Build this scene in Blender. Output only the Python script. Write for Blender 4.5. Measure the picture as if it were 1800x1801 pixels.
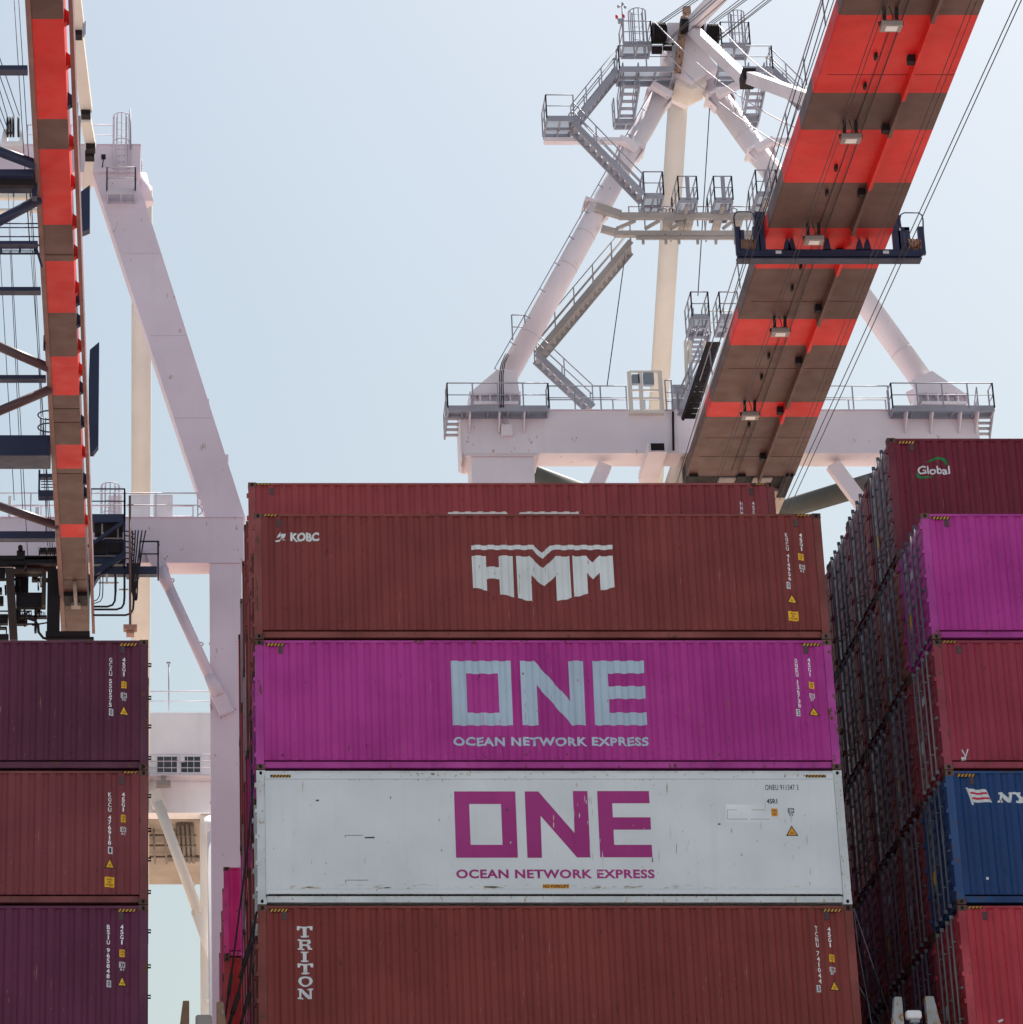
import bpy, bmesh, math, random
from mathutils import Vector, Matrix
from mathutils.geometry import tessellate_polygon

for o in list(bpy.data.objects):
    bpy.data.objects.remove(o, do_unlink=True)
scene = bpy.context.scene
COL = scene.collection
rnd = random.Random(7)

# ------------------------------------------------------------------ camera
FPX, CX, CY, PITCH = 5971.8, 294.2, 935.2, 0.402      # focal length and principal point measured on the photo
CAM = Vector((-1.86, -67.06, 2.56))
cd = bpy.data.cameras.new("camera")
cam = bpy.data.objects.new("camera", cd)
COL.objects.link(cam)
cam.location = CAM
cam.rotation_euler = (math.pi / 2 + PITCH, 0, 0)
cd.sensor_fit = 'HORIZONTAL'
cd.sensor_width = 36.0
cd.lens = FPX / 1800 * 36.0
cd.shift_x = (900 - CX) / 1800
cd.shift_y = (CY - 900.5) / 1800
cd.clip_start = 0.5
cd.clip_end = 6000
scene.camera = cam

# ------------------------------------------------------------------ light
SUN_EL, SUN_AZ = math.radians(60), math.radians(38)     # azimuth measured from +Y towards +X: the sun stands behind the cranes
world = bpy.data.worlds.new("World")
scene.world = world
world.use_nodes = True
wn = world.node_tree
bg = wn.nodes['Background']
sky = wn.nodes.new('ShaderNodeTexSky')
sky.sky_type = 'NISHITA'
sky.sun_disc = False
sky.sun_elevation = SUN_EL
sky.sun_rotation = SUN_AZ
sky.air_density = 2.0
sky.dust_density = 3.5
sky.ozone_density = 1.0
wn.links.new(sky.outputs[0], bg.inputs[0])
bg.inputs[1].default_value = 0.0625
sd = bpy.data.lights.new("sun", 'SUN')
sd.energy = 5.0
sd.angle = math.radians(0.5)
sd.color = (1.0, 0.95, 0.88)
sun = bpy.data.objects.new("sun", sd)
COL.objects.link(sun)
sdir = Vector((math.sin(SUN_AZ) * math.cos(SUN_EL), math.cos(SUN_AZ) * math.cos(SUN_EL), math.sin(SUN_EL)))
sun.rotation_euler = sdir.to_track_quat('Z', 'Y').to_euler()
sun.location = (0, 0, 200)
vs = scene.view_settings
vs.view_transform = 'Standard'
vs.look = 'None'
vs.gamma = 1
vs.exposure = 0.9

# ------------------------------------------------------------------ measuring helpers (pixel of the photo -> point at a known depth)
_c, _s = math.cos(PITCH), math.sin(PITCH)
def ray(px, py):
    u, v = (px - CX) / FPX, -(py - CY) / FPX
    return Vector((u, _c - v * _s, _s + v * _c))
def at(px, py, Y):
    r = ray(px, py)
    return CAM + r * ((Y - CAM.y) / r.y)
def atz(px, py, Z):
    r = ray(px, py)
    return CAM + r * ((Z - CAM.z) / r.z)

# ------------------------------------------------------------------ mesh builder
class MB:
    def __init__(s):
        s.v = []; s.f = []; s.m = []; s.cur = 0; s.sm = []
    def face(s, idx, smooth=False):
        s.f.append(idx); s.m.append(s.cur); s.sm.append(smooth)
    def hexa(s, p):
        b = len(s.v); s.v += [Vector(q) for q in p]
        for q in ((0, 3, 2, 1), (4, 5, 6, 7), (0, 1, 5, 4), (1, 2, 6, 5), (2, 3, 7, 6), (3, 0, 4, 7)):
            s.face([b + i for i in q])
    def box(s, x0, x1, y0, y1, z0, z1):
        s.hexa([(x0, y0, z0), (x1, y0, z0), (x1, y1, z0), (x0, y1, z0), (x0, y0, z1), (x1, y0, z1), (x1, y1, z1), (x0, y1, z1)])
    def bar(s, p, q, w, h, up=(0, 0, 1)):
        p, q = Vector(p), Vector(q)
        d = (q - p)
        if d.length < 1e-6: return
        d.normalize(); up = Vector(up)
        if abs(d.dot(up)) > 0.99: up = Vector((0, 1, 0))
        a = d.cross(up).normalized() * (w / 2); b = a.cross(d).normalized() * (h / 2)
        s.hexa([p - a - b, p + a - b, q + a - b, q - a - b, p - a + b, p + a + b, q + a + b, q - a + b])
    def tube(s, p, q, r, n=8, r2=None, caps=True):
        p, q = Vector(p), Vector(q)
        d = q - p
        if d.length < 1e-6: return
        d.normalize()
        a = d.orthogonal().normalized(); c = d.cross(a)
        r2 = r if r2 is None else r2
        b = len(s.v)
        for i in range(n):
            t = 2 * math.pi * i / n
            e = a * math.cos(t) + c * math.sin(t)
            s.v.append(p + e * r); s.v.append(q + e * r2)
        for i in range(n):
            j = (i + 1) % n
            s.face([b + 2 * i, b + 2 * j, b + 2 * j + 1, b + 2 * i + 1], True)
        if caps:
            s.face([b + 2 * i for i in range(n)][::-1]); s.face([b + 2 * i + 1 for i in range(n)])
    def path(s, pts, r, n=6):
        pts = [Vector(p) for p in pts]
        b = len(s.v); k = len(pts)
        prev = None
        for i, p in enumerate(pts):
            d = (pts[min(i + 1, k - 1)] - pts[max(i - 1, 0)]).normalized()
            if prev is None: a = d.orthogonal().normalized()
            else:
                a = prev - d * prev.dot(d)
                a = a.normalized() if a.length > 1e-6 else d.orthogonal().normalized()
            prev = a; c = d.cross(a)
            for j in range(n):
                t = 2 * math.pi * j / n
                s.v.append(p + (a * math.cos(t) + c * math.sin(t)) * r)
        for i in range(k - 1):
            for j in range(n):
                l = (j + 1) % n
                s.face([b + i * n + j, b + i * n + l, b + (i + 1) * n + l, b + (i + 1) * n + j], True)
        s.face([b + j for j in range(n)][::-1]); s.face([b + (k - 1) * n + j for j in range(n)])
    def prism(s, pts, ext):
        pts = [Vector(p) for p in pts]; ext = Vector(ext); n = len(pts)
        b = len(s.v); s.v += pts; s.v += [p + ext for p in pts]
        for t in tessellate_polygon([pts]):
            s.face([b + i for i in t]); s.face([b + n + i for i in t][::-1])
        for i in range(n):
            j = (i + 1) % n
            s.face([b + i, b + j, b + n + j, b + n + i])
    def poly(s, loops):
        b = len(s.v)
        for l in loops: s.v += [Vector(p) for p in l]
        for t in tessellate_polygon([[Vector(p) for p in l] for l in loops]): s.face([b + i for i in t])
    def pbox(s, x0, y0, x1, y1, Y, depth):
        a, c = at(x0, y1, Y), at(x1, y0, Y)
        s.box(a.x, c.x, Y, Y + depth, a.z, c.z)
    def mesh(s, name, fix=True):
        me = bpy.data.meshes.new(name)
        me.from_pydata([tuple(v) for v in s.v], [], s.f)
        me.polygons.foreach_set('material_index', s.m)
        me.polygons.foreach_set('use_smooth', s.sm)
        if fix:
            bm = bmesh.new(); bm.from_mesh(me)
            bmesh.ops.recalc_face_normals(bm, faces=bm.faces)
            bm.to_mesh(me); bm.free()
        return me
    def build(s, name, mats, parent=None, fix=True, bevel=0):
        me = s.mesh(name, fix)
        if not isinstance(mats, (list, tuple)): mats = [mats]
        for m in mats: me.materials.append(m)
        o = bpy.data.objects.new(name, me); COL.objects.link(o)
        if parent is not None:
            r = parent
            while r.parent is not None: r = r.parent
            me.transform(Matrix.Translation(-r.location))
            o.parent = parent
        if bevel:
            b = o.modifiers.new('bevel', 'BEVEL'); b.width = bevel; b.segments = 2; b.limit_method = 'ANGLE'; b.angle_limit = math.radians(40)
        return o

def tag(o, label=None, cat=None, group=None, kind=None):
    if label: o['label'] = label
    if cat: o['category'] = cat
    if group: o['group'] = group
    if kind: o['kind'] = kind
    return o
def thing(name, label, cat, loc=(0, 0, 0), group=None):
    o = bpy.data.objects.new(name, None); COL.objects.link(o)
    o.location = loc; o.empty_display_size = 0.3
    return tag(o, label, cat, group)

# ------------------------------------------------------------------ materials
def nt(m):
    m.use_nodes = True
    return m.node_tree, m.node_tree.nodes['Principled BSDF']
def paint(name, col, rough=0.45, rust=0.0, streak=0.25, fade=0.12, scale=1.0, chip=(0.10, 0.045, 0.025), metal=0.0, spots=0.0, spec=0.25, wavy=0.0):
    """weathered paint: uneven tone, vertical streaks, rust chips"""
    m = bpy.data.materials.new(name); t, p = nt(m)
    N, L = t.nodes, t.links
    tc = N.new('ShaderNodeTexCoord'); oi = N.new('ShaderNodeObjectInfo')
    ad = N.new('ShaderNodeVectorMath'); ad.operation = 'MULTIPLY_ADD'
    L.new(oi.outputs['Random'], ad.inputs[0]); ad.inputs[1].default_value = (37, 53, 29); L.new(tc.outputs['Object'], ad.inputs[2])
    def noise(sc, detail, stretch=(1, 1, 1)):
        mp = N.new('ShaderNodeMapping'); mp.inputs['Scale'].default_value = stretch
        L.new(ad.outputs[0], mp.inputs[0])
        n = N.new('ShaderNodeTexNoise'); n.inputs['Scale'].default_value = sc * scale; n.inputs['Detail'].default_value = detail
        L.new(mp.outputs[0], n.inputs['Vector'])
        return n.outputs[0]
    def ramp(x, a, b, va=0.0, vb=1.0):
        r = N.new('ShaderNodeMapRange'); r.inputs[1].default_value = a; r.inputs[2].default_value = b
        r.inputs[3].default_value = va; r.inputs[4].default_value = vb
        L.new(x, r.inputs[0]); return r.outputs[0]
    def mix(f, a, b):
        x = N.new('ShaderNodeMix'); x.data_type = 'RGBA'
        L.new(f, x.inputs['Factor'])
        for s_, v in ((x.inputs['A'], a), (x.inputs['B'], b)):
            if isinstance(v, tuple): s_.default_value = (*v, 1)
            else: L.new(v, s_)
        return x.outputs['Result']
    grey = sum(col) / 3
    lo = tuple(c * (1 - fade) for c in col)
    hi = tuple(min(1, c * (1 + fade) + grey * fade * 0.5) for c in col)
    c = mix(ramp(noise(0.7, 4), 0.35, 0.65), lo, hi)
    if streak:
        d = tuple(x * 0.55 for x in col)
        l = tuple(min(1, x * 1.15 + 0.05 * grey + 0.008) for x in col)
        c = mix(ramp(noise(5.0, 5, (1, 1, 0.06)), 0.56, 0.8, 0, streak), c, d)
        c = mix(ramp(noise(7.0, 4, (1, 1, 0.1)), 0.6, 0.85, 0, streak), c, l)
    if rust:
        c = mix(ramp(noise(9.0, 8, (1, 1, 0.45)), 0.70 - 0.16 * rust, 0.74 - 0.14 * rust), c, chip)
        c = mix(ramp(noise(2.2, 8), 0.72 - 0.2 * rust, 0.9 - 0.2 * rust, 0, 0.6 * rust), c, chip)
    if spots:
        c = mix(ramp(noise(26.0, 3, (1, 1, 0.35)), 0.755 - 0.02 * spots, 0.77), c, tuple(x * 0.35 for x in col))
        c = mix(ramp(noise(19.0, 3, (1, 1, 0.12)), 0.79 - 0.02 * spots, 0.82, 0, 0.55), c, (0.34, 0.26, 0.22))
    L.new(c, p.inputs['Base Color'])
    L.new(ramp(noise(3.0, 5), 0.3, 0.7, rough - 0.07, rough + 0.1), p.inputs['Roughness'])
    if wavy:                                                  # oil-canned sheet: broad shallow dents
        bp = N.new('ShaderNodeBump'); bp.inputs['Strength'].default_value = wavy; bp.inputs['Distance'].default_value = 0.03
        L.new(noise(1.7, 3), bp.inputs['Height']); L.new(bp.outputs[0], p.inputs['Normal'])
    p.inputs['Metallic'].default_value = metal
    p.inputs['Specular IOR Level'].default_value = spec
    return m
def flat(name, col, rough=0.5, var=0.1):
    return paint(name, col, rough, streak=0.08, fade=var)

M_CRANE = paint("crane_paint", (0.74, 0.685, 0.73), 0.5, rust=0.10, chip=(0.50, 0.36, 0.30), streak=0.10, fade=0.05, scale=0.5)
M_CRANE_L = paint("lavender_crane_paint", (0.70, 0.605, 0.685), 0.5, rust=0.08, chip=(0.48, 0.34, 0.30), streak=0.10, fade=0.05, scale=0.5)
M_BOUNCE_CREAM = paint("bounce_cream_paint", (0.70, 0.66, 0.60), 0.5, streak=0.10, fade=0.05, scale=0.5)  # same white crane paint, warm light bounced off the ground put into its colour
M_HOUSE = paint("house_paint", (0.80, 0.77, 0.79), 0.5, streak=0.15, fade=0.06, scale=0.5)
M_GALV = flat("galvanised_steel", (0.30, 0.31, 0.36), 0.5)
M_WRAIL = flat("pale_rail_paint", (0.55, 0.50, 0.56), 0.5)
M_NAVY = flat("navy_paint", (0.028, 0.036, 0.075), 0.45)
M_DARK = flat("dark_machinery", (0.015, 0.011, 0.013), 0.7)
M_BROWN = paint("boom_brown", (0.102, 0.048, 0.040), 0.5, streak=0.35, fade=0.16, scale=0.6)
M_RED = paint("boom_red", (0.62, 0.012, 0.011), 0.5, streak=0.28, fade=0.10, scale=0.6)
M_OLIVE = flat("olive_tube", (0.075, 0.08, 0.075), 0.5)
M_CATW = paint("catwalk_beige", (0.37, 0.345, 0.325), 0.55, rust=0.2, streak=0.3, fade=0.1)
M_ROPE = flat("wire_rope", (0.030, 0.026, 0.032), 0.6)
M_RUST = paint("rusty_steel", (0.28, 0.17, 0.12), 0.7, rust=0.9, streak=0.4, fade=0.3)
M_CAST = paint("corner_casting_steel", (0.105, 0.052, 0.040), 0.6, rust=0.8, streak=0.3, fade=0.3, chip=(0.045, 0.022, 0.016))
M_BLACK = flat("black_gap", (0.008, 0.007, 0.008), 0.8)
M_ROD = flat("lock_rod_steel", (0.105, 0.115, 0.150), 0.5)
M_RODP = flat("lock_rod_pale", (0.20, 0.20, 0.21), 0.5)
M_LAMP = flat("lamp_housing", (0.27, 0.235, 0.22), 0.5)
M_GLASS = flat("lamp_glass", (0.75, 0.74, 0.70), 0.15)
M_WHITE = paint("white_lettering", (0.60, 0.63, 0.64), 0.5, streak=0.22, fade=0.07, rust=0.10, chip=(0.25, 0.2, 0.18))
M_NUM = flat("number_white", (0.80, 0.82, 0.83), 0.5)
M_BLUEWHITE = paint("pale_blue_lettering", (0.40, 0.50, 0.60), 0.5, streak=0.30, fade=0.07)
M_MAGTXT = paint("magenta_lettering", (0.34, 0.032, 0.19), 0.5, streak=0.2, fade=0.07)
M_BLKTXT = flat("black_lettering", (0.02, 0.02, 0.025), 0.5)
M_GREYTXT = flat("grey_lettering", (0.55, 0.56, 0.60), 0.5)
M_YEL = flat("yellow_sign", (0.82, 0.44, 0.02), 0.45, 0.06)
M_ORG = flat("orange_sign", (0.68, 0.30, 0.04), 0.45, 0.06)
M_GREEN = flat("green_logo", (0.005, 0.20, 0.05), 0.45)
M_FLAGR = flat("flag_red", (0.45, 0.02, 0.06), 0.5)
M_ROOF = paint("dusty_roof", (0.40, 0.24, 0.20), 0.7, rust=0.2, streak=0.0, fade=0.2)
M_CONC = None

CC = {  # container paints
    'hmm': (0.212, 0.046, 0.038), 'hmmback': (0.275, 0.056, 0.058), 'magenta': (0.42, 0.034, 0.29), 'reefer': (0.62, 0.65, 0.67),
    'triton': (0.215, 0.040, 0.030), 'plum': (0.105, 0.020, 0.050), 'kocu': (0.20, 0.046, 0.050), 'plum2': (0.115, 0.018, 0.060),
    'global': (0.150, 0.015, 0.034), 'salmon': (0.27, 0.030, 0.055), 'blue': (0.008, 0.050, 0.165), 'coral': (0.42, 0.036, 0.055),
    'maroon': (0.27, 0.038, 0.052), 'brown': (0.29, 0.070, 0.050), 'wine': (0.20, 0.030, 0.070), 'pink': (0.60, 0.03, 0.22), 'grey': (0.30, 0.27, 0.30), 'red': (0.33, 0.03, 0.03),
}
RUSTY = {'hmm': 0.05, 'magenta': 0.05, 'triton': 0.12, 'plum': 0.03, 'plum2': 0.03, 'reefer': 0.1}
M_HAZ = paint("hazard_orange", (0.55, 0.25, 0.02), 0.5, rust=0.5, streak=0.3, chip=(0.05, 0.03, 0.02), scale=2.0)
M_VENT = flat("vent_dark", (0.075, 0.05, 0.055), 0.6)
BACK = ('maroon', 'brown', 'wine', 'pink', 'red', 'grey')
CM, CF, CR = {}, {}, {}
def cmat(k):
    if k not in CM:
        c = CC[k]
        CM[k] = paint("container_" + k, c if k == 'reefer' else (c[0] * 0.9, c[1] * 0.72, c[2] * 0.80), 0.34, rust=RUSTY.get(k, 0.08), streak=0.34 if k != 'reefer' else 0.16, fade=0.10 if k != 'reefer' else 0.05,
                      spots=0.6, chip=tuple(x * 0.45 for x in c) if k != 'reefer' else (0.40, 0.27, 0.16), spec=0.14 if k in BACK else 0.36, wavy=0.35 if k not in BACK else 0.0)
        CF[k] = paint("container_frame_" + k, tuple(x * 0.86 + 0.012 for x in c), 0.5, rust=0.5 if k != 'reefer' else 0.42, streak=0.5 if k != 'reefer' else 0.3, fade=0.2 if k != 'reefer' else 0.08, chip=(0.11, 0.05, 0.03) if k != 'reefer' else (0.40, 0.29, 0.17), scale=1.0 if k != 'reefer' else 2.2)
        CR[k] = paint("container_roof_" + k, tuple(min(0.6, x * 0.5 + 0.21) for x in c), 0.7, rust=0.15, streak=0, fade=0.2)
    return CM[k], CF[k], CR[k]

# ------------------------------------------------------------------ setting
def water_mat():
    m = bpy.data.materials.new("harbour_water"); t, p = nt(m)
    p.inputs['Base Color'].default_value = (0.012, 0.03, 0.035, 1); p.inputs['Roughness'].default_value = 0.08
    n = t.nodes.new('ShaderNodeTexNoise'); n.inputs['Scale'].default_value = 0.6; n.inputs['Detail'].default_value = 6
    b = t.nodes.new('ShaderNodeBump'); b.inputs['Strength'].default_value = 0.5; b.inputs['Distance'].default_value = 0.4
    tc = t.nodes.new('ShaderNodeTexCoord')
    t.links.new(tc.outputs['Object'], n.inputs['Vector']); t.links.new(n.outputs[0], b.inputs['Height']); t.links.new(b.outputs[0], p.inputs['Normal'])
    return m
M_CONC = paint("quay_concrete", (0.46, 0.36, 0.29), 0.85, rust=0.0, streak=0, fade=0.15, scale=0.2)
w = MB(); w.box(-3000, 3000, -3000, 3000, -2, 0.0)
tag(w.build("water", water_mat()), kind='structure')
q = MB(); q.box(-2500, 2500, 48.6, 2900, -1.5, 3.2); q.box(-2500, 2500, 48.4, 48.9, 3.2, 3.45)
tag(q.build("quay", M_CONC), kind='structure')
q = MB(); q.box(-2500, 2500, -2600, -24, -1.5, 0.9); q.box(-2500, 2500, -24.4, -24.0, 0.9, 1.15)  # unseen pier, added so its sunlit concrete brightens the shaded faces
tag(q.build("bounce_pier", paint("pale_concrete", (0.36, 0.35, 0.36), 0.85, streak=0, fade=0.12, scale=0.2)), kind='structure')

# the ship that carries the stacks: hull with a raised row of hatch covers
ZT = 31.5; TP = 2.9175; RP = 2.475; CL, CWD, CH = 12.192, 2.438, 2.896
ZH = ZT - 5 * TP + TP      # underside of the lowest tier built
XL = -2.2631; XR = 14.352
ship = thing("container_ship", "dark hull of the container ship beneath the stacked containers", "ship", (6, 22, 0))
h = MB()
h.prism([(-70, -1.2, -1.5), (90, -1.2, -1.5), (90, -1.2, 15.5), (-70, -1.2, 15.5)], (0, 47.0, 0))
h.build("hull", flat("hull_paint", (0.03, 0.035, 0.06), 0.4), ship)
h = MB()
for x0 in (XL - CL - 0.1, -0.1, XR - 0.1):
    h.box(x0, x0 + CL + 0.2, -0.4, 45.4, 15.5, ZH - 0.06)
h.build("hatch_cover", flat("hatch_paint", (0.20, 0.125, 0.105), 0.6), ship)

# ------------------------------------------------------------------ containers
PITCHX, D_OUT, D_IN = 0.285, 0.014, 0.056
PX0, PX1, PZ0, PZ1 = 0.175, CL - 0.175, 0.215, CH - 0.062
def profile():
    """(x, y) breakpoints of the corrugated long side"""
    pts = [(PX0, D_OUT)]
    n = int((PX1 - PX0 - 0.12) / PITCHX)
    x = (PX0 + PX1 - n * PITCHX) / 2
    for i in range(n):
        pts += [(x + 0.030, D_OUT), (x + 0.080, D_IN), (x + 0.160, D_IN), (x + 0.210, D_OUT)]
        x += PITCHX
    pts.append((PX1, D_OUT))
    return pts
PROF = profile()
def prof_y(x):
    if x <= PROF[0][0]: return PROF[0][1]
    for (a, ya), (b, yb) in zip(PROF, PROF[1:]):
        if a <= x <= b: return ya + (yb - ya) * (x - a) / max(1e-9, b - a)
    return PROF[-1][1]

def corr_panel(mb, flip=False):
    pts = PROF if not flip else [(x, CWD - y) for x, y in PROF]
    b = len(mb.v)
    for x, y in pts:
        mb.v.append(Vector((x, y, PZ0))); mb.v.append(Vector((x, y, PZ1)))
    for i in range(len(pts) - 1):
        mb.face([b + 2 * i, b + 2 * i + 2, b + 2 * i + 3, b + 2 * i + 1])
def panel_mesh():
    mb = MB(); corr_panel(mb)
    mb.box(PX0, PX1, D_OUT, D_IN + 0.004, PZ0 - 0.004, PZ0)      # lower lip
    return mb.mesh("side_panel", fix=False)
def reefer_panel_mesh():
    mb = MB(); n = 40
    mb.box(PX0, PX1, 0.016, 0.05, 0.33, CH - 0.19)
    mb.box(PX0, PX1, 0.008, 0.05, CH - 0.185, CH - 0.03)
    mb.box(PX0, PX1, 0.010, 0.05, 0.225, 0.325)
    return mb.mesh("side_panel")
def body_mesh(near):
    """roof, floor, far side and blind end wall; NEAR adds the near side"""
    mb = MB()
    if near: corr_panel(mb)
    corr_panel(mb, True)
    b = len(mb.v)
    n = 8; w0, w1 = 0.10, CWD - 0.10
    xs = []
    for i in range(n):
        a = w0 + (w1 - w0) * i / n; s_ = (w1 - w0) / n
        xs += [(a, 0), (a + s_ * 0.4, 0), (a + s_ * 0.5, 0.03), (a + s_ * 0.9, 0.03)]
    xs.append((w1, 0))
    for y, d in xs:
        mb.v.append(Vector((CL - 0.03 - d, y, 0.12))); mb.v.append(Vector((CL - 0.03 - d, y, CH - 0.08)))
    for i in range(len(xs) - 1): mb.face([b + 2 * i, b + 2 * i + 2, b + 2 * i + 3, b + 2 * i + 1])
    mb.box(0.07, 0.10, 0.06, CWD - 0.06, 0.10, CH - 0.05)
    mb.box(0.1, CL - 0.1, 0.06, CWD - 0.06, 0.10, 0.17)
    mb.cur = 1
    mb.box(0.16, CL - 0.16, 0.066, CWD - 0.066, CH - 0.085, CH - 0.03)
    return mb.mesh("body", fix=False)
CORN = [(x, y, z) for x in (0, 1) for y in (0, 1) for z in (0, 1)]
def casting(mb, x, y, z):
    cx, cy, cz = 0.178, 0.162, 0.118
    x0 = 0 if not x else CL - cx; y0 = 0 if not y else CWD - cy; z0 = 0 if not z else CH - cz
    e = -0.004
    mb.cur = 0
    mb.box(x0 + e, x0 + cx - e, y0 + e, y0 + cy - e, z0, z0 + cz)
    mb.cur = 1                                                     # the holes
    def oval(c, ux, uz, n):
        pts = [Vector(c) + Vector(ux) * math.cos(2 * math.pi * k / 12) + Vector(uz) * math.sin(2 * math.pi * k / 12) for k in range(12)]
        b = len(mb.v); mb.v += pts; mb.face(list(range(b, b + 12)))
    oval((x0 + cx / 2, (-0.0065 if not y else CWD + 0.0065), z0 + cz / 2), (0.032, 0, 0), (0, 0, 0.042), 0)
    oval(((-0.0065 if not x else CL + 0.0065), y0 + cy / 2, z0 + cz / 2), (0, 0.030, 0), (0, 0, 0.042), 0)
    mb.cur = 0
def frame_mesh(with_cast, door_right=False, lugs=True):
    mb = MB()
    for x in (0, 1):
        for y in (0, 1):
            x0 = 0.0 if not x else CL - 0.165; y0 = 0.002 if not y else CWD - 0.152
            mb.box(x0, x0 + 0.165, y0, y0 + 0.15, 0.118, CH - 0.118)
            xi = 0.165 if not x else CL - 0.165 - 0.05
            if not y: mb.box(xi, xi + 0.05, 0.026, 0.06, PZ0, CH - 0.1)
    for y in (0, 1):
        y0 = 0.004 if not y else CWD - 0.064
        mb.box(0.178, CL - 0.178, y0, y0 + 0.06, CH - 0.062, CH - 0.012)
        y0 = 0.050 if not y else CWD - 0.110
        mb.box(0.178, CL - 0.178, y0, y0 + 0.06, 0.055, 0.186)
    for x in (0, 1):
        x0 = 0.045 if not x else CL - 0.145
        mb.box(x0, x0 + 0.1, 0.162, CWD - 0.162, CH - 0.13, CH - 0.075)
        mb.box(x0, x0 + 0.1, 0.162, CWD - 0.162, 0.05, 0.15)
    # hinge lugs along the door posts
    xd = CL if door_right else 0.0
    for y0 in ((0.0, CWD - 0.13) if lugs else ()):
        for k in range(5):
            z = 0.32 + k * (CH - 0.64) / 4
            mb.box(xd - 0.04, xd + 0.035, y0 - 0.004 if y0 == 0.0 else y0 + 0.05, y0 + 0.08 + (0 if y0 == 0.0 else 0.054), z - 0.045, z + 0.045)
    if with_cast:
        b = MB()
        off = len(mb.v)
        for c in CORN: casting(b, *c)
        for f, m_ in zip(b.f, b.m): mb.f.append([i + off for i in f]); mb.m.append(m_ + 1); mb.sm.append(False)
        mb.v += b.v
    return mb.mesh("frame", fix=False)
def door_mesh(k, right=False):
    """one leaf: ribbed steel skin inside a flat rim, gasket round it"""
    mb = MB(); y0 = 0.165 + k * 1.057; y1 = y0 + 1.05; X = 0.012
    zs = [0.16]; n = 9; z = 0.30; st = (CH - 0.60) / n
    prof = [(0.155, 0.0), (0.30, 0.0)]
    for i in range(n):
        a = 0.30 + i * st
        prof += [(a + st * 0.32, 0.0), (a + st * 0.46, 0.013), (a + st * 0.80, 0.013), (a + st * 0.94, 0.0)]
    prof += [(CH - 0.118, 0.0)]
    ya, yb = y0 + 0.09, y1 - 0.09
    b = len(mb.v)
    for z, d in prof:
        for y, dd in ((y0, 0), (ya, 0), (ya + 0.03, d), (yb - 0.03, d), (yb, 0), (y1, 0)): mb.v.append(Vector((X + dd, y, z)))
    for i in range(len(prof) - 1):
        for j in range(5):
            mb.face([b + i * 6 + j, b + i * 6 + j + 1, b + (i + 1) * 6 + j + 1, b + (i + 1) * 6 + j])
    mb.cur = 1
    for y in (y0 - 0.006, y1 - 0.012): mb.box(X - 0.006, X + 0.02, y, y + 0.018, 0.16, CH - 0.12)
    me = mb.mesh("door", fix=False)
    if right: me.transform(Matrix.Scale(-1, 4, (1, 0, 0)) @ Matrix.Translation((-CL, 0, 0))); me.flip_normals()
    return me
def rod_mesh(k, right=False):
    mb = MB(); y = (0.52, 0.93, 1.45, 1.86)[k]; X = -0.045
    mb.tube((X, y, 0.10), (X, y, CH - 0.08), 0.021, 8)
    for z in (0.07, CH - 0.15): mb.box(X - 0.024, X + 0.05, y - 0.026, y + 0.026, z, z + 0.08)     # cam keepers
    for z in (0.62, 2.25): mb.box(X - 0.023, X + 0.06, y - 0.024, y + 0.024, z, z + 0.035)   # bearing brackets
    s_ = 1 if k in (1, 3) else -1
    mb.bar((X + 0.02, y, 1.28), (X + 0.03, y + s_ * 0.30, 1.22), 0.012, 0.03)                            # handle
    mb.box(X + 0.01, X + 0.05, y + s_ * 0.30 - 0.02, y + s_ * 0.30 + 0.02, 1.19, 1.24)
    me = mb.mesh("lock_rod")
    if right: me.transform(Matrix.Scale(-1, 4, (1, 0, 0)) @ Matrix.Translation((-CL, 0, 0))); me.flip_normals()
    return me
def card_mesh(y, z, w_, h_, X=-0.004):
    mb = MB(); mb.box(X, X + 0.004, y, y + w_, z, z + h_); return mb.mesh("placard")
def vent_mesh(x):
    mb = MB(); mb.box(x - 0.045, x + 0.045, -0.004, 0.05, CH - 0.31, CH - 0.15)
    mb.box(x - 0.055, x + 0.055, -0.006, 0.05, CH - 0.16, CH - 0.145)
    return mb.mesh("vent")
def stripe_mesh(x0, w_, z0=CH - 0.140, h_=0.062, n=5, slant=0.04):
    mb = MB(); y = -0.0
    st = w_ / n
    mb.cur = 0
    mb.box(x0 - 0.01, x0 + w_ + 0.01, y, 0.012, z0 - 0.004, z0 + h_ + 0.004)
    mb.cur = 1
    for i in range(n):
        a = x0 + i * st + 0.005
        mb.poly([[(a, y - 0.003, z0), (a + st * 0.5, y - 0.003, z0), (min(a + st * 0.5 + slant, x0 + w_), y - 0.003, z0 + h_), (a + slant, y - 0.003, z0 + h_)]])
    return mb.mesh("hazard_stripe", fix=False)

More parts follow.
